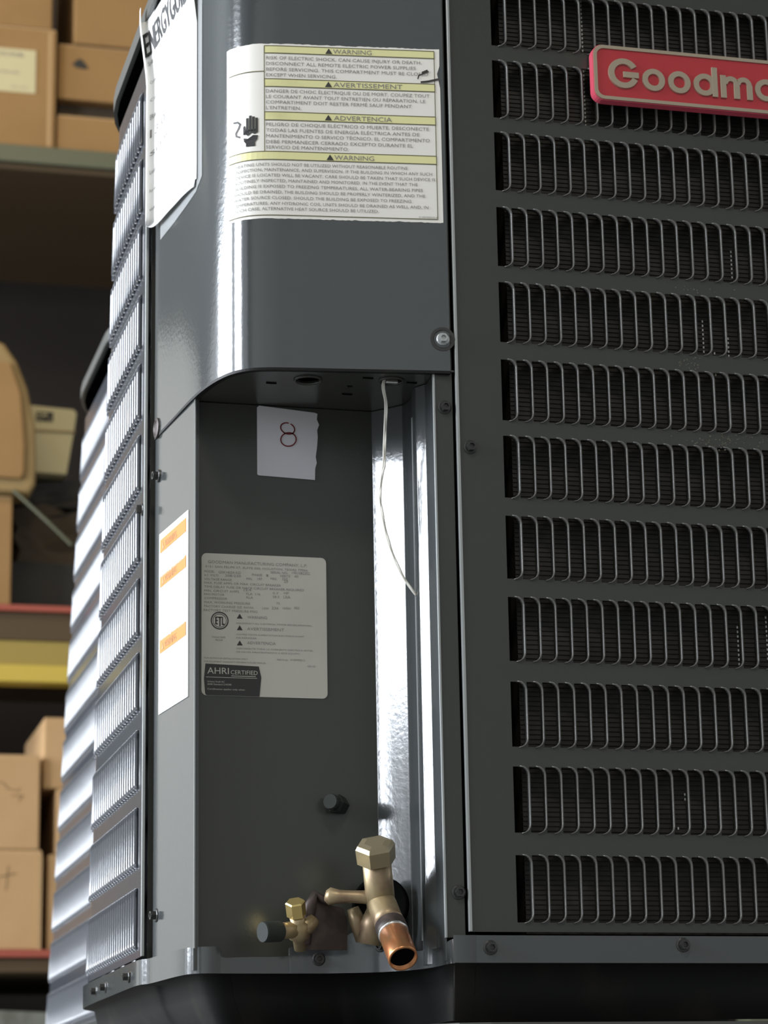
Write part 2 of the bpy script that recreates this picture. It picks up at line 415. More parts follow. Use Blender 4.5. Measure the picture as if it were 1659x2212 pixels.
# recess: back wall, curved side wall, post, strip
back = [(-0.1835, 0.115), (-0.0418, 0.115)]
curve = [Vector((-0.0418, 0.115, 0))] + catmull([(-0.0412, 0.1148, 0), (-0.0380, 0.1116, 0), (-0.0332, 0.1063, 0), (-0.0282, 0.1005, 0), (-0.0232, 0.0945, 0), (-0.0212, 0.0915, 0), (-0.0201, 0.0860, 0), (-0.0200, 0.0760, 0), (-0.0200, 0.0540, 0)], 10)
wall_sheet('recess_back_wall', back, -0.020, 0.4215, M['paint'], AC, smooth=False)
wall_sheet('recess_side_wall', [(p.x, p.y) for p in curve], -0.020, 0.4215, M['paint_gloss'], AC)
wall_sheet('corner_post', [(p.x, p.y) for p in catmull([(-0.0243, 0.0535, 0), (-0.0243, 0.048, 0), (-0.0241, 0.0450, 0), (-0.0228, 0.0425, 0), (-0.0212, 0.0396, 0), (-0.0196, 0.0367, 0), (-0.0185, 0.0345, 0), (-0.0183, 0.032, 0), (-0.0185, 0.022, 0), (-0.0203, 0.0062, 0)], 6)], -0.020, 0.4215, M['paint_gloss'], AC)
wall_sheet('seam_lip', [(-0.0205, 0.0565), (-0.0249, 0.0545), (-0.0246, 0.0525)], -0.002, 0.40, M['edge'], AC, thick=0.0007, smooth=False)  # pale strip paints the glint along the seam
pf = obj('post_face', box_bm(-0.0206, -0.0060, 0.0045, 0.0060, -0.004, 0.77, 0.0004), M['paint'], AC)
obj('post_edge', box_bm(-0.0214, -0.0198, 0.0040, 0.0066, -0.004, 0.4215, 0.0004), M['edge'], AC)  # light on the post bend painted as a pale bar
strip_face = wall_sheet('corner_strip', [(-0.1865, 0.1045), (-0.1975, 0.2240)], -0.020, 0.4215, M['paint_gloss'], AC, smooth=False)
wall_sheet('corner_strip', [(-0.1865, 0.1045), (-0.1835, 0.1050), (-0.1832, 0.117)], -0.020, 0.4215, M['paint_gloss'], AC, smooth=False)
obj('strip_edge', box_bm(-0.1870, -0.1860, 0.1032, 0.1046, -0.004, 0.4215), M['edge'], AC)  # pale bar for the highlight on the strip's front edge
# dark joint between the strip and the side panel
wall_sheet('corner_joint', [(-0.1975, 0.2240), (-0.1925, 0.2262), (-0.1925, 0.239), (-0.200, 0.239)], -0.002, 0.77, M['paint'], AC, smooth=False)

# control cover, bent round the corner
ZC = 0.4219
cover_pts = catmull([(-0.0085, 0.0000, 0), (-0.045, 0.0048, 0), (-0.09, 0.0107, 0), (-0.125, 0.0152, 0), (-0.143, 0.0178, 0), (-0.1555, 0.0215, 0), (-0.1645, 0.0275, 0), (-0.1715, 0.0365, 0), (-0.1765, 0.048, 0), (-0.1805, 0.061, 0), (-0.1840, 0.077, 0), (-0.1868, 0.095, 0), (-0.1900, 0.125, 0), (-0.1937, 0.170, 0), (-0.1985, 0.2235, 0)], 10)
CP = [(p.x, p.y) for p in cover_pts]
cover = wall_sheet('control_cover', CP, ZC, 0.79, M['paint_gloss'], AC, nz=4)
cover['label'] = 'smooth rounded control cover above the pipe recess'
cum = [0.0]
for a, b in zip(CP[:-1], CP[1:]): cum.append(cum[-1] + math.hypot(b[0] - a[0], b[1] - a[1]))
def cover_at(s, z, off=0.0):
    s = max(0.0, min(s, cum[-1] - 1e-6)); i = 0
    lo, hi = 0, len(cum) - 1
    while hi - lo > 1:
        mid = (lo + hi) // 2
        if cum[mid] <= s: lo = mid
        else: hi = mid
    t = (s - cum[lo]) / (cum[lo + 1] - cum[lo]); a, b = CP[lo], CP[lo + 1]
    dx, dy = b[0] - a[0], b[1] - a[1]; L = math.hypot(dx, dy)
    nx, ny = -dy / L, dx / L          # outward
    if ny > 0 and nx > 0: nx, ny = -nx, -ny
    if (-0.05 - a[0]) * nx + (0.2 - a[1]) * ny > 0: nx, ny = -nx, -ny
    return Vector((a[0] + dx * t + nx * off, a[1] + dy * t + ny * off, z))
# hem along the bottom edge of the cover
bm = bmesh.new(); prev = None
for s in [cum[-1] * i / 120 for i in range(121)]:
    ring = [bm.verts.new(cover_at(s, zz, oo)) for zz, oo in ((ZC - .0016, .0004), (ZC + .0004, .0006), (ZC + .0004, -.004), (ZC - .0016, -.004))]
    if prev:
        for i in range(4): bm.faces.new((prev[i], prev[(i + 1) % 4], ring[(i + 1) % 4], ring[i]))
    prev = ring
obj('cover_hem', bm, M['tub'], AC)
under = [(x + (0.002 if i < len(CP) - 1 else 0.002), y + 0.001) for i, (x, y) in enumerate(CP)][::3] + [(-0.196, 0.2235), (-0.184, 0.2235), (-0.184, 0.118), (-0.06, 0.118), (-0.005, 0.118), (-0.005, 0.001)]
poly_plate('cover_underside', under, [circle(-0.1103, 0.0411, 0.0095), circle(-0.0745, 0.0535, 0.0033), circle(-0.0470, 0.0309, 0.0085)], ZC + 0.0002, 0.0012, M['paint'], AC)
obj('hollow_casing', box_bm(-0.165, -0.01, 0.03, 0.112, ZC + 0.03, ZC + 0.034), M['black'], AC)
for (x, y, r) in ((-0.1103, 0.0411, 0.0105), (-0.0470, 0.0309, 0.0095)):
    bm = bmesh.new(); prev = None; n = 28; rings = []
    for i in range(n):
        a = 2 * PI * i / n; c, s_ = math.cos(a), math.sin(a)
        rings.append([bm.verts.new((x + c * q, y + s_ * q, ZC + zz)) for q, zz in ((r * .86, -.0006), (r * .95, -.0016), (r * 1.06, -.0004), (r * 1.0, .0006), (r * .86, .0006))])
    for i in range(n):
        for k in range(5): bm.faces.new((rings[i][k], rings[(i + 1) % n][k], rings[(i + 1) % n][(k + 1) % 5], rings[i][(k + 1) % 5]))
    obj('knockout_rim', bm, M['paint'], AC, True)
obj('knockout_tab', box_bm(-0.0520, -0.0425, 0.0270, 0.0300, ZC - 0.003, ZC + 0.0005, 0.0006), M['solder'], AC)
# small pressed marks on the underside
for (x, y) in ((-0.066, 0.028), (-0.136, 0.055), (-0.030, 0.033), (-0.072, 0.072)):
    obj('pressed_mark', box_bm(x - .004, x + .004, y - .0008, y + .0008, ZC - .0006, ZC + .0004), M['black'], AC)

# base pan: skirt that follows the outline of the unit, tub below blackened as the shadow gap
sk = [(0.46, -0.0065, -.003), (0.02, -0.0065, -.003), (0.000, -0.0065, -.003), (-0.012, -0.0050, -.004), (-0.0185, 0.0020, -.006), (-0.0195, 0.020, -.009), (-0.022, 0.045, -.009), (-0.029, 0.066, -.008),
      (-0.040, 0.081, .002), (-0.052, 0.091, .009), (-0.066, 0.097, .008), (-0.077, 0.100, .001), (-0.0850, 0.1025, -.0025), (-0.100, 0.103, -.0030), (-0.1145, 0.1035, -.0035), (-0.1155, 0.1035, -.0095), (-0.150, 0.1035, -.0105), (-0.166, 0.1030, -.0105),
      (-0.1675, 0.1029, -.0035), (-0.176, 0.1020, -.003), (-0.183, 0.1045, -.003), (-0.1885, 0.1110, -.003), (-0.1915, 0.1230, -.003), (-0.1950, 0.150, -.003), (-0.2010, 0.215, -.003), (-0.2075, 0.245, -.003), (-0.2085, 0.38, -.003), (-0.2085, 0.53, -.003), (-0.199, 0.585, -.003), (-0.168, 0.625, -.003), (-0.105, 0.642, -.003), (0.46, 0.642, -.003)]
sc = catmull([(a, b, c) for a, b, c in sk], 6)
base = wall_sheet('base_pan', [(p.x, p.y) for p in sc], -0.0225, [p.z for p in sc], M['paint_gloss'], AC, thick=0.0012)
bm = bmesh.new(); prev = None
for p, q in zip(sc, sc[1:] + [sc[-1]]):
    inn = Vector((0.05, 0.30, 0)) - Vector((p.x, p.y, 0)); inn.normalize()
    ring = [bm.verts.new((p.x, p.y, -0.0225)), bm.verts.new((p.x + inn.x * .012, p.y + inn.y * .012, -0.0235)), bm.verts.new((p.x + inn.x * .017, p.y + inn.y * .017, -0.040)), bm.verts.new((p.x + inn.x * .030, p.y + inn.y * .030, -0.0615))]
    if prev:
        for i in range(3): bm.faces.new((prev[i], ring[i], ring[i + 1], prev[i + 1]))
    prev = ring
obj('base_tub', bm, M['tub'], AC, True)
poly_plate('base_floor', [(-0.19, 0.25), (-0.18, 0.13), (-0.02, 0.12), (0.0, 0.01), (0.45, 0.01), (0.45, 0.62), (-0.10, 0.62), (-0.17, 0.60), (-0.19, 0.55)], [], -0.012, 0.002, M['tub'], AC)

# lid on top of the unit
lid = []
for cx_, cy_, a0, r in ((0.45, -0.012 + .03, -90, .03), (0.45, 0.62, 0, .03), (-0.004, 0.385, 90, .2065), (-0.062, 0.138, 180, .1485)):
    for i in range(13): a = math.radians(a0 + 90 * i / 12); lid.append((cx_ + r * math.cos(a), cy_ + r * math.sin(a)))
def lid_mesh(name, pts, z0, z1, m, parent, dome=0.01):
    c = Vector((sum(p[0] for p in pts) / len(pts), sum(p[1] for p in pts) / len(pts))); bm = bmesh.new(); rings = []
    for z, k in ((z0, .985), (z0, 1.0), (z1 - .002, 1.0), (z1, .992), (z1 + dome, .9)):
        rings.append([bm.verts.new((c.x + (x - c.x) * k, c.y + (y - c.y) * k, z)) for x, y in pts])
    for a, b in zip(rings[:-1], rings[1:]):
        for i in range(len(pts)): bm.faces.new((a[i], a[(i + 1) % len(pts)], b[(i + 1) % len(pts)], b[i]))
    bm.faces.new(rings[0]); bm.faces.new(rings[-1])
    return obj(name, bm, m, parent)
tcv = lid_mesh('top_cover', lid, 0.790, 0.806, M['lid'], AC)
lid_mesh('cover_underside', [(.13 + (x - .13) * .99, .3 + (y - .3) * .99) for x, y in lid], 0.7885, 0.7899, M['black'], tcv, dome=0)  # black sheet stands in for the shade under the lid
obj('fan_shroud', box_bm(-0.165, 0.44, 0.03, 0.59, 0.76, 0.7905), M['black'], AC)

# screws
for p, n, r in (((0.0056, -0.0005, 0.3627), (0, -1, 0), .0036), ((-0.0125, 0.0045, 0.3945), (0, -1, 0), .0036), ((-0.0105, 0.0045, 0.0285), (0, -1, 0), .0036),
             ((0.0088, -0.0072, -0.0118), (0, -1, 0), .0036), ((0.1560, -0.0072, -0.0095), (0, -1, 0), .0036), ((-0.0925, 0.1023, -0.0120), (0, -1, 0), .0034), ((-0.0480, 0.0880, -0.0035), (-.6, -.8, 0), .0030),
             ((-0.1975, 0.2120, 0.3865), (-1, -.1, 0), .0036), ((-0.1970, 0.2130, 0.0300), (-1, -.1, 0), .0036), ((-0.2052, 0.2445, 0.3660), (-1, 0, 0), .0036),
             ((-0.2092, 0.272, -0.0135), (-1, 0, 0), .0032), ((-0.2092, 0.400, -0.0135), (-1, 0, 0), .0032), ((-0.2092, 0.455, -0.0135), (-1, 0, 0), .0032)):
    hex_screw('screw', p, n, AC, r)
bm = bmesh.new(); lathe(bm, (-0.0138, 0.0010, 0.4475), (-.12, -1, 0), [(-.001, .0095), (.0012, .0095), (.0012, .0075), (.0004, .006)], 24)
g = obj('cover_screw', bm, M['screw'], AC); g['label'] = 'large screw set in a round dimple'
hs = hex_screw('screw_head', (-0.0138, 0.0002, 0.4475), (-.12, -1, 0), g, 0.0034, M['edge'])
bm = bmesh.new(); lathe(bm, (-0.1982, 0.2150, 0.4280), (-1, -.08, 0), [(-.001, .0085), (.0012, .0085), (.0018, .0065), (.0008, .005)], 20)
g2 = obj('cover_screw', bm, M['bracket'], AC)

# ---- warning label wrapped round the cover
SOFF = 0.0027
WL, HL, ZL = 0.1715, 0.1452, 0.5420
def um(xz):   # label drawing unit -> distance from the left edge
    k = [(72, 0.0), (376, 0.0365), (814, 0.0865), (1549, WL)]
    for (a, b), (c, d) in zip(k[:-1], k[1:]):
        if xz <= c: return b + (xz - a) * (d - b) / (c - a)
    return WL
def vm(fr_): return HL * (1 - fr_)
def wmap(u, v, off): return cover_at(SOFF + WL - u, ZL + v, off + 0.0006)
bm = bmesh.new(); N = 70
top = [(WL * i / N, HL - random.uniform(0, .0006)) for i in range(N + 1)]
bot = [(WL * i / N, random.uniform(0, .0004) - (0.0004 if i % 7 else 0)) for i in range(N + 1)]
left_fix = {i: 0 for i in range(N + 1)}
vt = [bm.verts.new(wmap(u, v, 0)) for u, v in top]; vb = [bm.verts.new(wmap(u, v, 0)) for u, v in bot]
vm2 = [bm.verts.new(wmap(u - (0.0022 if i == N else 0), HL * .855, 0)) for i, (u, v) in enumerate(bot)]
vm3 = [bm.verts.new(wmap(u - (0.0002 if i == N else 0), HL * .90, 0)) for i, (u, v) in enumerate(bot)]
vm4 = [bm.verts.new(wmap(u, HL * .77, 0)) for i, (u, v) in enumerate(bot)]
for i in range(N):
    bm.faces.new((vm3[i], vm3[i + 1], vt[i + 1], vt[i])); bm.faces.new((vm2[i], vm2[i + 1], vm3[i + 1], vm3[i]))
    bm.faces.new((vm4[i], vm4[i + 1], vm2[i + 1], vm2[i])); bm.faces.new((vb[i], vb[i + 1], vm4[i + 1], vm4[i]))
wl = obj('warning_label', bm, M['label'], AC, True)
wl['label'] = 'large white warning label with yellow header bars and three languages'
F = Flat(wmap, .00025)
x_l, x_r = um(352), um(1512)
heads = [(0.015, 0.057, 352), (0.207, 0.251, 352), (0.397, 0.443, 352), (0.623, 0.669, 95)]
for a, b, xl in heads:
    F = Flat(wmap, .00025); F.rect(um(xl), vm(b), x_r, vm(a), 40); F.build('header_bar', M['yellow'], wl)
F = Flat(wmap, .0004); lw = 0.00032
for a, b, xl in heads:
    for q in (a, b): F.rect(um(xl), vm(q) - lw, x_r, vm(q) + lw, 40)
F.rect(um(95), vm(.983) - lw, x_r, vm(.983) + lw, 40)
F.rect(x_l - lw, vm(.623), x_l + lw, vm(.015)); F.rect(x_r - lw, vm(.983), x_r + lw, vm(.015)); F.rect(um(95), vm(.163) - lw, x_l, vm(.163) + lw, 10)
F.build('ruled_lines', M['olive_ink'], wl)
F = Flat(wmap, .0005)
for t, x0, x1, v in (('WARNING', 822, 1085, .050), ('AVERTISSEMENT', 822, 1290, .243), ('ADVERTENCIA', 822, 1215, .435), ('WARNING', 822, 1090, .661)):
    F = Flat(wmap, .0005); F.text(t, um(x0), vm(v), um(x1) - um(x0), 0.0040); F.build('header_lettering', M['grey_ink'], wl)
for x0, v in ((793, .052), (788, .245), (785, .437), (793, .664)):
    F = Flat(wmap, .0005); F.tri(um(x0), vm(v), 0.0046); F.build('warning_triangle', M['ink'], wl)
F = Flat(wmap, .0005)
# live-wire and hand pictogram
hx = um(262); hy = vm(.50); q = 0.00011
F.poly([(hx - .0058, vm(.520)), (hx - .0058, vm(.475)), (hx - .0045, vm(.468)), (hx - .0036, vm(.492)), (hx + .0058, vm(.492)), (hx + .0058, vm(.512)), (hx + .003, vm(.522)), (hx + .001, vm(.512)), (hx - .002, vm(.530)), (hx - .0035, vm(.520))])
for i, (dx, t) in enumerate(((-.0030, .428), (-.0006, .415), (.0018, .422), (.0042, .430))): F.rect(hx + dx - .0004, vm(.50), hx + dx + .0016, vm(t))
F.poly([(hx - .0055, vm(.540)), (hx - .002, vm(.546)), (hx + .002, vm(.528)), (hx + .0058, vm(.530)), (hx + .0052, vm(.552)), (hx + .0036, vm(.566)), (hx + .0036, vm(.590)), (hx - .0036, vm(.590)), (hx - .0036, vm(.572)), (hx - .0052, vm(.558))])
F.build('hand_pictogram', M['ink'], wl)
F = Flat(wmap, .0005)
F.stroke([(um(140), vm(.437)), (um(172), vm(.440)), (um(190), vm(.455)), (um(180), vm(.475)), (um(158), vm(.500)), (um(160), vm(.518)), (um(186), vm(.528))], .0013)
F.build('live_wire_pictogram', M['ink'], wl)
F = Flat(wmap, .0005)
body = [("RISK OF ELECTRIC SHOCK. CAN CAUSE INJURY OR DEATH.", 365, 1425, .094), ("DISCONNECT ALL REMOTE ELECTRIC POWER SUPPLIES", 365, 1385, .127), ("BEFORE SERVICING. THIS COMPARTMENT MUST BE CLOSED", 365, 1470, .160), ("EXCEPT WHEN SERVICING.", 365, 845, .193),
 ("DANGER DE CHOC ÉLECTRIQUE OU DE MORT. COUPEZ TOUT", 362, 1475, .286), ("LE COURANT AVANT TOUT ENTRETIEN OU RÉPARATION. LE", 362, 1445, .318), ("COMPARTIMENT DOIT RESTER FERMÉ SAUF PENDANT", 362, 1352, .350), ("L'ENTRETIEN.", 362, 600, .382),
 ("PELIGRO DE CHOQUE ELÉCTRICO O MUERTE. DESCONECTE", 362, 1465, .478), ("TODAS LAS FUENTES DE ENERGÍA ELÉCTRICA ANTES DE", 362, 1400, .511), ("MANTENIMIENTO O SERVICO TÉCNICO. EL COMPARTIMENTO", 362, 1470, .544), ("DEBE PERMANECER CERRADO EXCEPTO DURANTE EL", 362, 1355, .577), ("SERVICIO DE MANTENIMIENTO.", 362, 920, .608),
 ("HEATING UNITS SHOULD NOT BE UTILIZED WITHOUT REASONABLE ROUTINE", 155, 1315, .705), ("INSPECTION, MAINTENANCE, AND SUPERVISION. IF THE BUILDING IN WHICH ANY SUCH", 155, 1480, .735), ("DEVICE IS LOCATED WILL BE VACANT, CARE SHOULD BE TAKEN THAT SUCH DEVICE IS", 155, 1500, .766), ("ROUTINELY INSPECTED, MAINTAINED AND MONITORED. IN THE EVENT THAT THE", 150, 1380, .797), ("BUILDING IS EXPOSED TO FREEZING TEMPERATURES, ALL WATER-BEARING PIPES", 150, 1415, .829), ("SHOULD BE DRAINED, THE BUILDING SHOULD BE PROPERLY WINTERIZED, AND THE", 140, 1430, .861), ("WATER SOURCE CLOSED. SHOULD THE BUILDING BE EXPOSED TO FREEZING", 140, 1335, .893), ("TEMPERATURES, ANY HYDRONIC COIL UNITS SHOULD BE DRAINED AS WELL AND, IN", 140, 1450, .925), ("SUCH CASE, ALTERNATIVE HEAT SOURCE SHOULD BE UTILIZED.", 150, 1115, .955)]
for t, a, b, v in body: F.text(t, um(a), vm(v), um(b) - um(a), 0.0028 if v < .65 else 0.0025)
F.text("0140M00553-A", um(1385), vm(.977), um(1512) - um(1385), .0013)
F.build('small_print', M['grey_ink'], wl)
# torn flap at the right edge
F = Flat(wmap, .0006)
F.stroke([(um(1470), vm(.135)), (um(1430), vm(.150)), (um(1405), vm(.158)), (um(1398), vm(.178))], .0010); F.stroke([(um(1420), vm(.198)), (um(1470), vm(.192)), (um(1535), vm(.178))], .0016)
F.stroke([(um(1430), vm(.142)), (um(1462), vm(.130))], .0016)
F.build('tears', M['screw'], wl)

# ---- rating plate on the back wall of the recess
PX0, PX1, PZ0, PZ1 = -0.1795, -0.0805, 0.1877, 0.2995
def pmap(u, v, off): return Vector((PX0 + u, 0.1140 - off, PZ0 + v))
def rrect(u0, v0, u1, v1, r, n=5):
    pts = []
    for cx_, cy_, a0 in ((u1 - r, v1 - r, 0), (u0 + r, v1 - r, 90), (u0 + r, v0 + r, 180), (u1 - r, v0 + r, 270)):
        for i in range(n): a = math.radians(a0 + 90 * i / (n - 1)); pts.append((cx_ + r * math.cos(a), cy_ + r * math.sin(a)))
    return pts
PW, PH = PX1 - PX0, PZ1 - PZ0
plate = prism('rating_plate', [(PX0 + a, PZ0 + b) for a, b in rrect(0, 0, PW, PH, .004)], 0.1145, 0.1139, M['plate'], AC)
plate['label'] = 'silver rating plate with rounded corners and black badge'
def pu(x): return (x - 418) / (1450 - 418) * PW
def pv(y, x=418): return PH * (1 - (y - (430 + (x - 418) * .043)) / 1167.0)
F = Flat(pmap, .0003)
rows = [("GOODMAN MANUFACTURING COMPANY, L.P.", 470, 1290, 505, .0024), ("5151 SAN FELIPE ST, SUITE 500, HOUSTON, TEXAS 77056", 450, 1295, 540, .0017),
 ("MODEL", 440, 525, 582, .0019), ("GSX140241KD", 558, 740, 590, .0021), ("SERIAL NO.", 985, 1130, 592, .0019), ("1901082352", 1165, 1312, 598, .0021),
 ("A.C. VOLTS", 440, 555, 612, .0018), ("208/230", 610, 740, 618, .0020), ("PHASE", 832, 915, 612, .0019), ("1", 950, 965, 618, .0019), ("HERTZ", 1065, 1150, 622, .0018), ("60", 1185, 1215, 626, .0020),
 ("VOLTAGE RANGE", 440, 665, 645, .0018), ("MIN.", 785, 835, 645, .0019), ("197", 875, 915, 648, .0020), ("MAX.", 985, 1040, 645, .0019), ("253", 1080, 1125, 648, .0020),
 ("MAX. FUSE AMPS OR MAX. CIRCUIT BREAKER", 440, 1070, 675, .0018), ("25", 1095, 1130, 668, .0020), ("TIME DELAY FUSE OR HACR CIRCUIT BREAKER REQUIRED", 440, 1262, 707, .0018),
 ("MIN. CIRCUIT AMPS", 440, 725, 740, .0018), ("15.4", 765, 825, 738, .0021), ("FAN MOTOR", 440, 605, 770, .0018), ("FLA", 785, 835, 770, .0019), ("1/6", 860, 900, 772, .0016), ("0.7", 1003, 1050, 765, .0018), ("HP", 1095, 1135, 765, .0018),
 ("COMPRESSOR", 440, 628, 802, .0018), ("RLA", 785, 840, 800, .0019), ("58.3", 1003, 1055, 795, .0019), ("LRA", 1092, 1148, 800, .0024), ("MAX. WORKING PRESSURE", 440, 815, 835, .0018), ("FACTORY CHARGE OZ. R410A", 440, 845, 868, .0018), ("75", 1032, 1060, 850, .0018),
 ("FACTORY TEST PRESSURE PSIG", 436, 875, 900, .0018), ("LOW", 915, 970, 890, .0018), ("236", 993, 1050, 890, .0021), ("HIGH", 1085, 1150, 890, .0018), ("450", 1177, 1222, 890, .0021),
 ("WARNING", 792, 955, 965, .0023), ("DISCONNECT ALL ELECTRICAL POWER BEFORE SERVICING.", 703, 1325, 1008, .0012), ("AVERTISSEMENT", 790, 1095, 1060, .0023), ("COUPEZ TOUTE ALIMENTATION ÉLECTRIQUE AVANT", 703, 1260, 1100, .0012), ("DE RÉPARER.", 703, 875, 1128, .0012),
 ("ADVERTENCIA", 790, 1025, 1175, .0023), ("DESCONECTE TODA LA CORRIENTE ELÉCTRICA ANTES", 703, 1330, 1215, .0012), ("DE HACER MANTENIMIENTO A ESTE EQUIPO.", 703, 1225, 1243, .0012), ("Intertek", 505, 615, 1120, .0016), ("3027640", 530, 590, 1145, .0014),
 ("FOR OUTDOOR INSTALLATION ONLY", 440, 795, 1290, .0013), ("FOR EQUIPMENT WARRANTY INFORMATION SEE MANUAL", 440, 945, 1318, .0013), ("MADE IN USA", 1035, 1125, 1312, .0013), ("0140M00512", 1145, 1265, 1316, .0015), ("REV 02", 1288, 1350, 1370, .0014)]
for t, a, b, y, h_ in rows: F.text(t, pu(a), pv(y + 10, (a)), pu(b) - pu(a), h_)
F.build('small_print', M['grey_ink'], plate)
F = Flat(pmap, .0003)
for y in (975, 1070, 1195): F.tri(pu(730), pv(y, 730), .0038)
F.ring(pu(566), pv(990, 560), .0061, .0070); F.ring(pu(566), pv(990, 560), .0050, .0054)
cu_, cv_ = pu(566), pv(990, 560)
F.rect(cu_ - .0034, cv_ - .003, cu_ - .0024, cv_ + .003); F.rect(cu_ - .0034, cv_ + .0022, cu_ - .0008, cv_ + .003); F.rect(cu_ - .0034, cv_ - .0004, cu_ - .0014, cv_ + .0004); F.rect(cu_ - .0034, cv_ - .003, cu_ - .0014, cv_ - .0022)
F.rect(cu_ - .0012, cv_ + .0022, cu_ + .0018, cv_ + .003); F.rect(cu_ - .0003, cv_ - .0045, cu_ + .0007, cv_ + .003); F.rect(cu_ + .0018, cv_ - .003, cu_ + .0026, cv_ + .003); F.rect(cu_ + .0018, cv_ - .0034, cu_ + .0038, cv_ - .0024)
k0, k1 = pv(1335, 450), .0
F.poly([(pu(448), 0.0015), (pu(438), pv(1460)), (pu(450), pv(1338)), (pu(885), pv(1350)), (pu(905), pv(1440)), (pu(890), 0.0002), (pu(460), 0.0002)])
F.build('certified_mark', M['ink'], plate)
F = Flat(pmap, .0005)
F.text('AHRI', pu(465), pv(1420), pu(640) - pu(465), .0052); F.text('CERTIFIED', pu(655), pv(1420), pu(875) - pu(655), .0034)
F.rect(pu(455), pv(1450), pu(870), pv(1446)); F.rect(pu(660), pv(1436), pu(860), pv(1431))
F.text('Unitary Small AC', pu(465), pv(1490), pu(605) - pu(465), .0014); F.text('AHRI Standard 210/240', pu(465), pv(1512), pu(660) - pu(465), .0014); F.text('Certification applies only when', pu(465), pv(1550), pu(770) - pu(465), .0013)
F.build('certified_lettering', M['plate'], plate)

# ---- orange and white label on the left strip
sa_, sb_ = Vector((-0.1865, 0.1045, 0)), Vector((-0.1975, 0.2240, 0)); sd = (sb_ - sa_).normalized(); sn = Vector((-sd.y, sd.x, 0))
if sn.x > 0: sn = -sn
def omap(u, v, off): p = sb_ - sd * u + sn * (0.0012 + off); return Vector((p.x, p.y, v))   # u runs towards the camera
bm = bmesh.new(); ucs = [(0.0165, 0.1880), (0.1045, 0.1875), (0.1045, 0.3350), (0.0165, 0.3358)]
f0 = [bm.verts.new(omap(a, b, 0)) for a, b in ucs]; f1 = [bm.verts.new(omap(a, b, -0.0008)) for a, b in ucs]
bm.faces.new(f0); bm.faces.new(f1)
for i in range(4): bm.faces.new((f0[i], f0[(i + 1) % 4], f1[(i + 1) % 4], f1[i]))
ol = obj('safety_label', bm, M['label_white'], AC); ol['label'] = 'tall white label with three orange bars on the side strip'
F = Flat(omap, .0003)
for a, b in ((.3190, .3300), (.2905, .3000), (.2365, .2475)):
    F = Flat(omap, .0003); F.rect(.0205, a, .0995, b); F.build('orange_bar', M['orange'], ol)
F = Flat(omap, .0005)
for a in (.3210, .2922, .2385): F.text('WARNING', .036, a, .036, .0062); F.tri(.030, a, .0062)
F.build('lettering', M['tape'], ol)
F = Flat(omap, .0004)
for a0, n_ in ((.3130, 4), (.2850, 9), (.2310, 8)):
    for i in range(n_): F.text('Hazardous voltage. Disconnect power', .022, a0 - i * .0048, .074, .0020)
F.build('small_print', M['label'], ol)

# ---- raised nameplate
BX0, BX1, BZ0, BZ1 = 0.1120, 0.3020, 0.6515, 0.6990
badge = prism('nameplate', rrect(BX0, BZ0, BX1, BZ1, .0085, 7), -0.0035, -0.0115, M['badge_side'], AC)
badge['label'] = 'raised red nameplate with pale metal border and letters'
prism('face', rrect(BX0 + .003, BZ0 + .003, BX1 - .003, BZ1 - .003, .006, 7), -0.0115, -0.0119, M['badge_red'], badge)
bm = bmesh.new(); A_ = rrect(BX0 + .0006, BZ0 + .0006, BX1 - .0006, BZ1 - .0006, .0080, 7); B_ = rrect(BX0 + .0034, BZ0 + .0034, BX1 - .0034, BZ1 - .0034, .0058, 7); n = len(A_)
L = [[bm.verts.new((x, y, z)) for x, z in P] for P, y in ((A_, -.0113), (A_, -.0128), (B_, -.0128), (B_, -.0113))]
for k in range(3):
    for i in range(n): bm.faces.new((L[k][i], L[k][(i + 1) % n], L[k + 1][(i + 1) % n], L[k + 1][i]))
obj('border', bm, M['gold'], badge)
for x in (0.135, 0.280):
    bm = bmesh.new(); lathe(bm, (x, -0.004, .675), (0, 1, 0), [(0, .003), (.0045, .003)], 10); obj('mounting_stud', bm, M['screw'], badge)
def letter(shapes, x, z, h):
    """shapes: ('arc',cx,cz,r0,r1,a0,a1) or ('bar',x0,x1,z0,z1) in units of h"""
    bm = bmesh.new()
    for s_ in shapes:
        if s_[0] == 'arc':
            _, cx_, cz_, r0, r1, a0, a1 = s_; nn = 24; full = abs(a1 - a0) >= 359.9; rings = []
            for i in range(nn + (0 if full else 1)):
                a = math.radians(a0 + (a1 - a0) * i / nn)
                rings.append([bm.verts.new((x + h * (cx_ + r * math.cos(a)), y, z + h * (cz_ + r * math.sin(a)))) for r, y in ((r0, -.0118), (r1, -.0118), (r1 - .015, -.0134), (r0 + .015, -.0134))])
            m_ = len(rings)
            for i in range(m_ if full else m_ - 1):
                for k in range(4): bm.faces.new((rings[i][k], rings[(i + 1) % m_][k], rings[(i + 1) % m_][(k + 1) % 4], rings[i][(k + 1) % 4]))
            if not full: bm.faces.new(rings[0]); bm.faces.new(rings[-1])
        else:
            _, a, b, c, d = s_; box_bm(x + h * a, x + h * b, -.01342, -.0118, z + h * c, z + h * d, .0002, bm)
    return obj('letter', bm, M['gold'], badge, merge=False)
bh = 0.0262; zb = 0.6622; xh = 0.0196
letter([('arc', .5, .5, .29, .5, 32, 335), ('bar', .48, .98, .37, .56)], 0.1243, zb, bh)
O = [('arc', .5, .5, .245, .5, 0, 360)]
letter(O, 0.1527, zb, xh); letter(O, 0.1745, zb, xh)
letter(O + [('bar', .82, 1.06, 0, 1.30)], 0.1962, zb, xh)
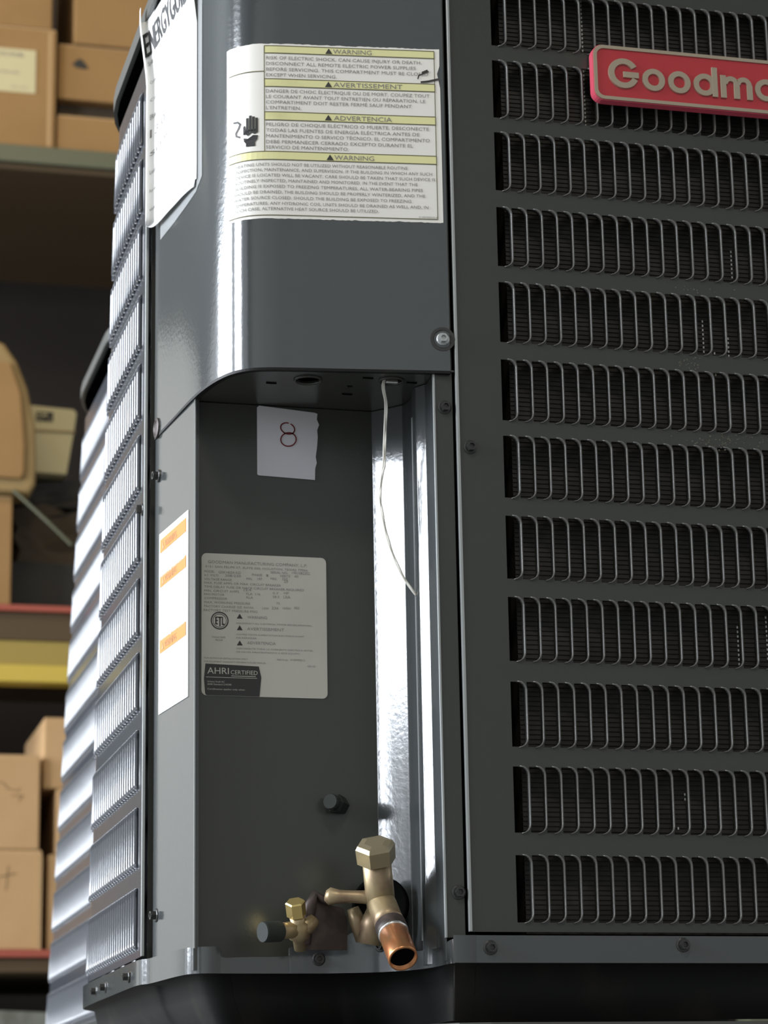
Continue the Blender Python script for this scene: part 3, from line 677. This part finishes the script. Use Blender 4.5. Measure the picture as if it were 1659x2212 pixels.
letter([('bar', 0, .25, 0, 1), ('arc', .46, .62, .13, .37, 0, 180), ('bar', .58, .84, 0, .80), ('arc', 1.02, .62, .13, .37, 0, 180), ('bar', 1.15, 1.40, 0, .64)], 0.2195, zb, xh)
letter(O + [('bar', .80, 1.04, 0, 1.0)], 0.2490, zb, xh)
letter([('bar', 0, .24, 0, 1), ('arc', .46, .56, .20, .44, 0, 180), ('bar', .66, .90, 0, .56)], 0.2722, zb, xh)

# ---- black pipe opening, bracket and the two brass service valves
def P(px, py, Y):   # nothing here depends on the frame: positions measured once from the photograph's geometry
    d = Fw + Rw * ((px - 829.5) / 5400) - Uw * ((py - 1106) / 5400); return CAM + d * ((Y - CAM.y) / d.y)
view = -Fw
def camdir(r, u, t): return (Rw * r + Uw * u + view * t).normalized()
hc = P(824, 1956, 0.094)
bm = bmesh.new(); lathe(bm, hc, Vector((-0.45, -.9, 0)), [(0, .0215), (.006, .0215), (.006, .0185), (.0035, .0180)], 32)
obj('pipe_hole_disc', bm, M['black'], AC, True)  # solid black disc stands in for the dark hole in the wall
sv = bpy.data.objects.new('suction_valve', None); C.objects.link(sv); sv.parent = AC; sv['label'] = 'large brass service valve with hexagonal cap and copper stub'
T = P(822, 1945, 0.052)
a_st = camdir(46, -92, 165); a_up = camdir(-10, 105, 34)
bm = bmesh.new()
lathe(bm, T - a_up * .012, a_up, [(0, .008), (.004, .0106), (.018, .0108), (.046, .0106)], 32)
lathe(bm, T - a_st * .004, a_st, [(0, .0098), (.012, .0108), (.026, .0108), (.034, .0113)], 32)
obj('valve_body', bm, M['brass'], sv, True)
bm = bmesh.new(); cb = T + a_up * 0.031
lathe(bm, cb, a_up, [(0, .0118), (.001, .0146), (.0125, .0150), (.0155, .0132), (.0165, .0080)], 6, rot=.35)
bevel_sharp(bm, .0009, 2); obj('hex_cap', bm, M['brass_cap'], sv)
bm = bmesh.new(); tb = T + a_st * .030
lathe(bm, tb, a_st, [(0, .0116), (.008, .0116), (.010, .0108)], 32); obj('braze_collar', bm, M['bracket'], sv, True)
bm = bmesh.new(); lathe(bm, tb + a_st * .008, a_st, [(0, .0112), (.0018, .0114), (.003, .0110)], 32); obj('solder_ring', bm, M['solder'], sv, True)
bm = bmesh.new(); lathe(bm, tb + a_st * .010, a_st, [(0, .0108), (.0275, .0108), (.029, .0106), (.029, .0093), (.004, .0093)], 36, cap1=False)
lathe(bm, tb + a_st * .012, a_st, [(0, .0090), (.001, .0090)], 24)
obj('copper_stub', bm, M['copper'], sv, True)
bm = bmesh.new(); lathe(bm, tb + a_st * .0345, a_st, [(0, .00925), (.0005, .00925)], 24); obj('bore_shade', bm, M['black'], sv)  # black disc paints the shade inside the pipe
# side arm with rough brazed end
arm = [T, P(790, 1938, .054), P(760, 1937, .056), P(735, 1937, .058), P(712, 1936, .060), P(703, 1934, .061)]
bm = bmesh.new(); tube(bm, arm, [.0060, .0050, .0046, .0050, .0066, .0040], 16); obj('side_arm', bm, M['brass'], sv, True)
bm = bmesh.new(); tube(bm, [P(820, 1975, .060), P(806, 2000, .064), P(800, 2040, .066)], [.0105, .0100, .0098], 18); obj('lower_body', bm, M['brass'], sv, True)
bm = bmesh.new(); tube(bm, [P(762, 1962, .070), P(772, 1990, .071), P(786, 2030, .072)], [.0045, .0062, .0062], 14); obj('inner_pipe', bm, M['brass'], sv, True)
# bracket plate behind the valves
def plate_from(name, pts, Y, th, m, parent, tilt=0.0):
    bm = bmesh.new(); V = [P(x, y, Y + tilt * (x - 700)) for x, y in pts]; d = Vector((.25, .96, 0)) * th
    a = [bm.verts.new(v) for v in V]; b = [bm.verts.new(v + d) for v in V]; n = len(a)
    bm.faces.new(a); bm.faces.new(b)
    for i in range(n): bm.faces.new((a[i], a[(i + 1) % n], b[(i + 1) % n], b[i]))
    bmesh.ops.triangulate(bm, faces=[f for f in bm.faces if len(f.verts) > 4])
    return obj(name, bm, m, parent)
br = plate_from('valve_bracket', [(660, 2052), (664, 1990), (670, 1955), (680, 1926), (686, 1930), (697, 1940), (715, 1949), (714, 1955), (742, 1962), (750, 1985), (750, 2052)], .072, .003, M['bracket'], AC, 0.00005)
bm = bmesh.new(); tube(bm, [P(663, 2040, .069), P(664, 2000, .069), P(669, 1960, .069), P(681, 1930, .069), P(696, 1942, .069), P(714, 1952, .069)], [.003, .0042, .0050, .0028, .0032, .0018], 12)
obj('brazed_rim', bm, M['bracket'], br, True)
# small liquid valve
lv = bpy.data.objects.new('liquid_valve', None); C.objects.link(lv); lv.parent = AC; lv['label'] = 'small brass valve with bright hexagonal nut and dark side cap'
Y2 = .066; Q = P(645, 2008, Y2)
bm = bmesh.new(); lathe(bm, Q - a_up * .016, a_up, [(0, .0048), (.008, .0052), (.010, .0078), (.020, .0074), (.022, .0050), (.026, .0058)], 24)
obj('valve_body', bm, M['brass'], lv, True)
bm = bmesh.new(); tube(bm, [Q, P(615, 2010, Y2 - .004), P(600, 2011, Y2 - .006)], [.0066, .0060, .0058], 16); tube(bm, [Q, P(664, 2000, .068), P(676, 1985, .069)], [.0070, .0065, .0060], 12); obj('side_port', bm, M['brass'], lv, True)
bm = bmesh.new(); nb = P(641, 1980, Y2 - .004); lathe(bm, nb, a_up, [(0, .0060), (.001, .0073), (.0115, .0074), (.0125, .0066)], 6, rot=.3); bevel_sharp(bm, .0005, 2); o = obj('hex_nut', bm, M['brass_bright'], lv); o['label'] = 'bright brass nut'
bm = bmesh.new(); c0 = P(606, 2012, Y2 - .005); ad = (P(556, 2014, Y2 - .013) - c0).normalized(); lathe(bm, c0, ad, [(0, .0070), (.001, .0076), (.0150, .0076), (.0162, .0072)], 24); o = obj('port_cap', bm, M['rubber'], lv); o['label'] = 'dark grey-green plastic cap'
# blunt plug high on the back wall
bm = bmesh.new(); kb = P(735, 1740, .114); ax = Vector((-.62, -.78, .06)); lathe(bm, kb, ax, [(-.002, .0070), (.010, .0078), (.012, .0068)], 6); bevel_sharp(bm, .0008, 2)
pg = obj('wall_plug', bm, M['rubber'], AC)
bm = bmesh.new(); lathe(bm, kb, ax, [(.0115, .0060), (.0165, .0064), (.0185, .0056)], 14); obj('plug_end', bm, M['rubber'], pg)

# ------------------------------------------------------------------ loose things on the unit
# number note taped to the wall
npts = [(-0.1352, .3648), (-.1340, .3640), (-0.0888, .3625), (-.0885, .372), (-.0872, .3765), (-.0880, .3815), (-.0868, .390), (-.0862, .398), (-.0866, .4035), (-.0850, .408), (-.0868, .4125), (-.0862, .4170), (-.0885, .4178), (-.1335, .4212), (-.1352, .4195)]
note = prism('paper_note', npts, 0.1140, 0.1136, M['paper'], None)
tag(note, 'torn white paper note with a red handwritten 8 on recess wall', 'note')
F = Flat(lambda u, v, o: Vector((u, .1136 - o, v)), .0003)
c8 = []
for i in range(27):
    t = math.radians(75 + 340 * i / 26); c8.append((-.1106 + .0056 * math.cos(t) - .0008 * math.sin(t), .4035 + .0046 * math.sin(t)))
F.stroke(c8, .0010); c8 = []
for i in range(29):
    t = math.radians(60 + 372 * i / 28); c8.append((-.1100 + .0062 * math.cos(t) + .0006 * math.sin(t), .3945 + .0056 * math.sin(t)))
F.stroke(c8, .0010); F.build('handwritten_number', M['red_ink'], note)
# thin wire hanging from the knockout
wp = [(830, 815, .033), (826, 836, .036), (832, 870, .040), (831, 915, .044), (829, 960, .046), (828, 1000, .048), (822, 1045, .050), (820, 1075, .050), (824, 1105, .050), (833, 1150, .051), (845, 1190, .052), (862, 1230, .052), (880, 1262, .0525), (899, 1287, .0525)]
pts = catmull([tuple(P(*p)) for p in wp], 5)
bm = bmesh.new(); tube(bm, pts, .00075, 8); off = Rw * .0012
tube(bm, [p + off * (1 if i < len(pts) * .4 else .6) + Vector((0, .0006 * math.sin(i * .9), 0)) for i, p in enumerate(pts)], .00075, 8)
tag(obj('thin_wire', bm, M['wire'], None, True), 'thin white two-core wire hanging from the hole under the cover', 'wire')

# leaflet tucked on the left face of the cover, in a clear sleeve
lf = thing('folded_leaflet', 'curled white paper leaflet with black heading on the cover side', 'leaflet', (0, 0, 0))
def arc_cover(Y, off):   # point beside the left face of the cover
    best = min(range(len(CP)), key=lambda i: abs(CP[i][1] - Y) if CP[i][0] < -.17 else 9)
    return cover_at(cum[best], 0, off)
plan = []
for Y, off in ((.090, .0016), (.100, .0030), (.120, .0040), (.145, .0045), (.165, .0048), (.185, .0048), (.202, .0050), (.213, .0058), (.2180, .0080), (.2170, .0110), (.208, .0130)):
    p = arc_cover(min(Y, .2225), off); plan.append((p.x, Y if Y > .2 else p.y))
plan = [(p.x, p.y) for p in catmull([(a, b, 0) for a, b in plan], 5)]
ln = len(plan)
def lt(i): t = i / (ln - 1); return .7925 - .003 * math.sin(t * PI) + (.007 if t > .88 else 0)
def lean(z): return -.0062 * max(0.0, min(1.0, (z - .735) / .05))   # the sheet leans out over the rim of the lid
def lb(i):
    t = i / (ln - 1); return .5930 + .014 * t + (.006 if t < .06 else 0)
bm = bmesh.new(); g = []
for i, (x, y) in enumerate(plan):
    g.append([bm.verts.new((x + lean(lb(i) + (lt(i) - lb(i)) * k / 20), y, lb(i) + (lt(i) - lb(i)) * k / 20)) for k in range(21)])
for i in range(ln - 1):
    for k in range(20): bm.faces.new((g[i][k], g[i + 1][k], g[i + 1][k + 1], g[i][k + 1]))
bmesh.ops.recalc_face_normals(bm, faces=bm.faces); me = bpy.data.meshes.new('sheet'); bm.to_mesh(me); bm.free()
sheet = link('sheet', me, M['leaf'], lf, True); md = sheet.modifiers.new('solid', 'SOLIDIFY'); md.thickness = .0006
lcum = [0.0]
for a, b in zip(plan[:-1], plan[1:]): lcum.append(lcum[-1] + math.hypot(b[0] - a[0], b[1] - a[1]))
def lmap(u, v, off):      # u measured from the far (left) end towards the camera
    s_ = max(0, min(lcum[-1] - u, lcum[-1] - 1e-5)); i = max(j for j in range(ln - 1) if lcum[j] <= s_)
    t = (s_ - lcum[i]) / (lcum[i + 1] - lcum[i]); a, b = plan[i], plan[i + 1]; dx, dy = b[0] - a[0], b[1] - a[1]; L_ = math.hypot(dx, dy)
    nx, ny = -dy / L_, dx / L_
    return Vector((a[0] + dx * t + nx * (off + .0005) + lean(v), a[1] + dy * t + ny * (off + .0005), v))
F = Flat(lmap, .0003); [F.text('ENERGYGUIDE', .011 + q, .758 + q * .4, .135, .022) for q in (-.0008, 0, .0008, .0016)]; F.build('heading', M['ink'], sheet)
F = Flat(lmap, .0003)
for i, (t, h_) in enumerate((('Split System', .004), ('Central Air Conditioner', .003), ('Cooling Only', .003), ('Efficiency Rating', .005), ('13.0', .008), ('SEER', .004), ('Least   Most', .004), ('For energy cost info', .003), ('visit the site shown', .003))):
    F.text(t, .014, .750 - i * .0165, .030 + .012 * (i % 3), h_)
F.build('small_print', M['grey_ink'], sheet)
# the clear sleeve edge
spl = [arc_cover(Y, .0012) for Y in (.080, .095, .12, .16, .205)]
bm = bmesh.new()
top_ = [bm.verts.new((p.x, p.y, .786)) for p in spl]; bot_ = [bm.verts.new((p.x, p.y, z)) for p, z in zip(spl, (.598, .590, .588, .588, .589))]
for i in range(4): bm.faces.new((bot_[i], bot_[i + 1], top_[i + 1], top_[i]))
slv = mat('clear_sleeve', (.75, .77, .77), 0.25, 0, .5); slv.node_tree.nodes['Principled BSDF'].inputs['Alpha'].default_value = .35
obj('clear_sleeve', bm, slv, lf, True)
for ch in lf.children: pass

# ------------------------------------------------------------------ units below and behind
def dull_unit(name, label, X0, Y0, X1, Y1, z0, z1, group=None):
    t = thing(name, label, 'air conditioner', (0, 0, 0), group)
    pts = []
    for cx_, cy_, a0, r in ((X1 - .06, Y0 + .06, -90, .06), (X1 - .06, Y1 - .06, 0, .06), (X0 + .09, Y1 - .09, 90, .09), (X0 + .09, Y0 + .09, 180, .09)):
        for i in range(9): a = math.radians(a0 + 90 * i / 8); pts.append((cx_ + r * math.cos(a), cy_ + r * math.sin(a)))
    return t, pts
lu, lp = dull_unit('air_conditioner', 'grey topped air conditioner underneath the labelled charcoal unit', -0.205, 0, .46, .64, FZ, -.064)
lo_out = [(0.46, -.004), (0.46, .64)] + [(-.105 + .1 * math.cos(math.radians(a)), .54 + .1 * math.sin(math.radians(a))) for a in range(90, 181, 10)] + [(-0.205, .22), (-.1965, .145), (-.188, .118), (-.170, .098), (-.150, .0885), (-.125, .083), (-.06, .070), (-.03, .03), (-.012, .002), (0.01, -.004)]
lid_mesh('top_cover', lo_out, -0.0835, -0.0640, M['lid'], lu, dome=.0012)
bm = bmesh.new(); c = (.12, .3)
for z0_, z1_ in ((FZ, -.084),):
    R_ = [[bm.verts.new((c[0] + (x - c[0]) * .97, c[1] + (y - c[1]) * .97, z)) for x, y in lo_out] for z in (z0_, z1_)]
    for i in range(len(lo_out)): bm.faces.new((R_[0][i], R_[0][(i + 1) % len(lo_out)], R_[1][(i + 1) % len(lo_out)], R_[1][i]))
    bm.faces.new(R_[0]); bm.faces.new(R_[1])
obj('casing', bm, M['paint'], lu)

u2 = thing('air_conditioner', 'second charcoal louvred air conditioner standing behind the labelled one, at the left', 'air conditioner')
f2 = left_map(-0.107, 1.02, 1.64, 1.36, .11)
p2 = louver_sheet('louver_panel', lambda s, z: f2(s, z), 0, .80, .05, 52, 0.768, M['paint_daylit'], u2, tail=6)
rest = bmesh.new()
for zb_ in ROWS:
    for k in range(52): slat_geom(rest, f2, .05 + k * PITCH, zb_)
o = obj('slats', rest, M['paint_daylit'], p2, True); o['kind'] = 'stuff'
l2 = []
for cx_, cy_, a0, r in ((0.45, 1.0 + .06, -90, .06), (0.45, 1.68, 0, .06), (0.128, 1.30, 90, .245), (0.003, 1.10, 180, .12)):
    for i in range(13): a = math.radians(a0 + 90 * i / 12); l2.append((cx_ + r * math.cos(a), cy_ + r * math.sin(a)))
tc2 = lid_mesh('top_cover', l2, 0.790, 0.806, M['lid'], u2)
lid_mesh('cover_underside', [(.2 + (x - .2) * .985, 1.3 + (y - 1.3) * .985) for x, y in l2], 0.7885, 0.7899, M['black'], tc2, dome=0)  # shade under the rear lid put in as a black sheet
l2b = []
for cx_, cy_, a0, r in ((0.45, 1.0 + .06, -90, .06), (0.45, 1.68, 0, .06), (0.003, 1.65, 90, .12), (0.003, 1.10, 180, .12)):
    for i in range(13): a = math.radians(a0 + 90 * i / 12); l2b.append((cx_ + r * math.cos(a), cy_ + r * math.sin(a)))
lid_mesh('base_pan', l2b, -0.024, -0.002, M['paint_gloss'], u2, dome=.0005)
obj('inner_casing', box_bm(-.07, .45, 1.06, 1.50, 0, .79), M['black'], u2)
u3, l3 = dull_unit('air_conditioner', 'dark air conditioner standing on the floor under the rear louvred one', -.12, .98, .5, 1.74, FZ, -.026)
bm = bmesh.new(); R_ = [[bm.verts.new((x, y, z)) for x, y in l3] for z in (FZ, -.045)]
for i in range(len(l3)): bm.faces.new((R_[0][i], R_[0][(i + 1) % len(l3)], R_[1][(i + 1) % len(l3)], R_[1][i]))
bm.faces.new(R_[0]); bm.faces.new(R_[1]); obj('casing', bm, M['paint'], u3)
lid_mesh('top_cover', l3, -0.044, -0.026, M['lid'], u3, dome=.0008)

# ------------------------------------------------------------------ storage rack with cartons
RY = 3.5
rack = thing('storage_rack', 'tall storage rack with yellow beam and red-edged shelves', 'rack', (0, RY, FZ))
def rp(name, x0, x1, y0, y1, z0, z1, m, bev=.002):
    o = obj(name, box_bm(x0, x1, y0 - RY, y1 - RY, z0 - FZ, z1 - FZ, bev), m, rack); return o
RX0, RX1 = -1.15, 1.7
for x in (RX0, -0.75, RX1):
    rp('upright', x - .04, x + .04, RY - .02, RY + .06, FZ, 2.75, M['rack_grey']); rp('upright', x - .04, x + .04, RY + .72, RY + .80, FZ, 2.75, M['rack_grey'])
rp('beam', RX0, RX1, RY - .005, RY + .05, 1.998, 2.038, M['rack_grey']); rp('shelf_board', RX0, RX1, RY + .01, RY + .76, 1.985, 2.0395, M['rack_brown'])
rp('shelf_lip', RX0, RX1, RY - .012, RY, .9730, .9867, M['rack_red']); rp('shelf_board', RX0, RX1, RY, RY + .76, .9124, .9865, M['rack_brown'])
o = rp('beam', RX0, RX1, RY + .004, RY + .05, .8565, .9124, M['rack_yellow_dark']); o = rp('beam', RX0, RX1, RY - .012, RY + .05, .8200, .8565, M['rack_yellow']); o['label'] = 'bright yellow beam'
rp('shelf_lip', RX0, RX1, RY - .012, RY, .2450, .2608, M['rack_red']); rp('shelf_board', RX0, RX1, RY, RY + .76, .215, .2606, M['rack_brown'])
def carton(label, x0, x1, z0, z1, y0=RY + .004, d=.36, m='card', group=None, tape=True, flap=True, name='cardboard_box'):
    t = thing(name, label, 'box', ((x0 + x1) / 2, y0, z0), group); cx_ = (x0 + x1) / 2
    obj('carton', box_bm(x0 - cx_, x1 - cx_, 0, d, 0, z1 - z0, .004), M[m], t)
    if tape: obj('tape', box_bm(-.024, .024, -.0008, .002, (z1 - z0) * .62, z1 - z0 + .0006), M['tape'], t)
    if flap:
        obj('top_flap', box_bm(x0 - cx_ + .002, x1 - cx_ - .002, .001, d / 2 - .002, z1 - z0 - .001, z1 - z0 + .003, .0008), M['card_edge'], t)
        obj('top_flap', box_bm(x0 - cx_ + .002, x1 - cx_ - .002, d / 2 + .002, d - .001, z1 - z0 - .001, z1 - z0 + .003, .0008), M['card_edge'], t)
    return t
def front_print(t, y=-.0004):
    return Flat(lambda u, v, o: Vector((u, y - o, v)), .0008)
# top level
b = carton('large carton with a white shipping label on the top shelf', -.36, .1045, 2.0405, 2.325, tape=False)
cx_ = (-.36 + .1045) / 2
obj('shipping_label', box_bm(-.10 - cx_, .058 - cx_, -.0012, .001, .127, .232), M['cream'], b)
F = front_print(b, -.0014); F.text('PARTS FOR', -.055 - cx_, .213, .085, .010); F.text('HANDLE WITH CARE', -.05 - cx_, .172, .07, .005); F.text('QTY 1   PC 02', .004 - cx_, .137, .034, .004); F.build('label_print', M['grey_ink'], b)
obj('corner_fold', box_bm(.086 - cx_, .094 - cx_, -.0006, .001, .003, .28), M['card_edge'], b)
carton('carton lying on top of the large labelled carton', -.34, .094, 2.3295, 2.60, RY + .006)
b = carton('low carton on the top shelf beside the large labelled one', .1085, .60, 2.0405, 2.122, RY + .01, tape=True)
bd = obj('gap_filler', box_bm(.115, .60, RY + .05, RY + .36, 2.1262, 2.168, .003), M['dark_brown']); tag(bd, 'dark filler standing in for the shaded gap between two cartons', 'board')  # dark block put in for the shade between the cartons
b = carton('carton printed with a small black triangle mark on the top shelf', .1105, .60, 2.1690, 2.300, RY + .02)
F = front_print(b); c_ = .1600 - (.1105 + .60) / 2
F.poly([(c_ - .019, .085), (c_ - .013, .083), (c_ - .008, .078), (c_ + .013, .076), (c_ + .019, .079), (c_ + .012, .090), (c_ + .003, .100), (c_ - .004, .100)])
F.build('printed_mark', M['ink'], b)
carton('upper carton on the right of the top shelf', .1445, .62, 2.3045, 2.60, RY + .012)
# middle level: dark clutter with one pale carton
tag(obj('plastic_crate', box_bm(.028, .30, RY + .10, RY + .45, .9875, 1.108, .006), M['dark_stuff']), 'black plastic crate at the bottom of the middle shelf', 'crate')
def lump(name, x0, x1, y0, y1, z0, z1, m, seed, amp=.012):
    random.seed(seed); bm = box_bm(x0, x1, y0, y1, z0, z1); bmesh.ops.subdivide_edges(bm, edges=list(bm.edges), cuts=4, use_grid_fill=True)
    for v in bm.verts:
        if v.co.z > z0 + .005: v.co += Vector((random.uniform(-amp, amp), random.uniform(-amp, amp), random.uniform(-amp, amp)))
    return obj(name, bm, m)
tag(lump('crumpled_bag', .05, .30, RY + .12, RY + .42, 1.109, 1.235, M['dark_brown'], 3), 'dark crumpled bag on the black crate', 'bag')
tag(lump('dark_sack', .03, .29, RY + .16, RY + .42, 1.248, 1.308, M['dark_stuff'], 5, .006), 'flat black sack under the pale carton', 'sack')
wb = thing('cream_carton', 'pale cream carton with a dark printed square on the middle shelf', 'box', (.11, RY + .12, 1.3165))
prism('carton', [(-.050, 0), (.046, -.002), (.055, .060), (.062, .100), (.067, .142), (.060, .150), (-.066, .156)], 0, .26, M['cream'], wb, .003)
obj('lid_band', prism_b := box_bm(-.062, .064, -.003, -.0005, .094, .098), M['tan'], wb)
F = Flat(lambda u, v, o: Vector((u, -.0006 - o, v)), .0008)
F.rect(-.024, .118, .014, .140); F.build('printed_panel', M['dark_stuff'], wb)
F = Flat(lambda u, v, o: Vector((u, -.0006 - o, v)), .0015)
F.rect(-.010, .130, .000, .136); F.text('FX', -.021, .121, .012, .007); F.text('CT', .001, .121, .010, .006); F.rect(-.020, .132, -.014, .137); F.build('print_gaps', M['cream'], wb)
# bulging tan sheets at the left edge
tan = thing('bulging_package', 'bulging tan wrapped package hanging over the left of the middle shelf', 'package', (0, RY, 1.23))
prism('wrap', [(-.30, .0), (.060, .0), (.072, .020), (.0735, .075), (.070, .15), (.052, .235), (.028, .295), (.0, .335), (-.06, .36), (-.30, .36)], -.02, .08, M['tan'], tan, .012, 3)
prism('front_fold', [(-.28, .035), (.040, .030), (.046, .045), (.046, .110), (.036, .22), (.012, .29), (-.28, .30)], -.030, -.018, M['card'], tan, .004, 2)
b = carton('tan carton under the bulging package on the middle shelf', -.26, .026, .9875, 1.2240, RY + .0, tape=False)
sp = bmesh.new(); tube(sp, [(.024, RY - .02, 1.236), (.10, RY - .03, 1.165), (.150, RY - .03, 1.118)], .0035, 8); tag(obj('thin_rod', sp, M['rack_grey']), 'thin grey rod leaning diagonally across the middle shelf', 'rod')
# bottom level
b = carton('lower carton with a marker cross on the bottom shelf', -.22, .1025, .2612, .4640, RY + .0, m='card_light', tape=False)
cx_ = (-.22 + .1025) / 2
F = front_print(b); F.stroke([(.015 - cx_, .150), (.048 - cx_, .157)], .0016); F.stroke([(.032 - cx_, .172), (.028 - cx_, .122)], .0016); F.stroke([(-.005 - cx_, .140), (.010 - cx_, .150), (.004 - cx_, .128)], .0015); F.build('marker_strokes', M['card_dark'], b)
obj('torn_corner', box_bm(.092 - cx_, .1022 - cx_, -.002, .0, .0, .195), M['card_edge'], b)
b = carton('upper carton with faint scribbles on the bottom shelf', -.21, .0955, .4680, .6640, RY + .002, m='card_light', tape=False)
cx_ = (-.21 + .0955) / 2
F = front_print(b); F.stroke([(.008 - cx_, .142), (.022 - cx_, .136), (.026 - cx_, .128), (.048 - cx_, .122), (.054 - cx_, .128)], .0014); F.stroke([(.036 - cx_, .112), (.060 - cx_, .113), (.050 - cx_, .100)], .0014); F.build('marker_strokes', M['card_dark'], b)
carton('small carton at the foot of the stack by the rear unit', .1150, .42, .2612, .4560, RY + .01, m='card_light', tape=False)
carton('middle carton of the stack by the rear unit', .1300, .42, .4600, .5950, RY + .012, m='card_light', tape=False)
carton('topmost carton of the stack by the rear unit', .1035, .40, .5990, .7480, RY + .02, m='card_light', tape=False)
# dusty wrapped load on the floor level
tag(lump('wrapped_pallet_load', -.55, .55, RY + .08, RY + .70, FZ + .001, .150, M['wrap'], 9, .012), 'dusty wrapped load on the floor under the bottom shelf', 'load')
# more cartons further left on the shelves, seen mirrored in the steel
for lab, x0, x1, z0, h_ in (('wide carton on the bottom shelf left of the marked cartons', -.70, -.30, .2612, .36), ('tall carton on the middle shelf left of the bulging package', -.68, -.36, .9875, .45), ('carton on the top shelf left of the large labelled one', -.70, -.42, 2.0405, .40)):
    carton(lab, x0, x1, z0, z0 + h_, RY + .02, group='cartons along the rack', tape=False, flap=False)
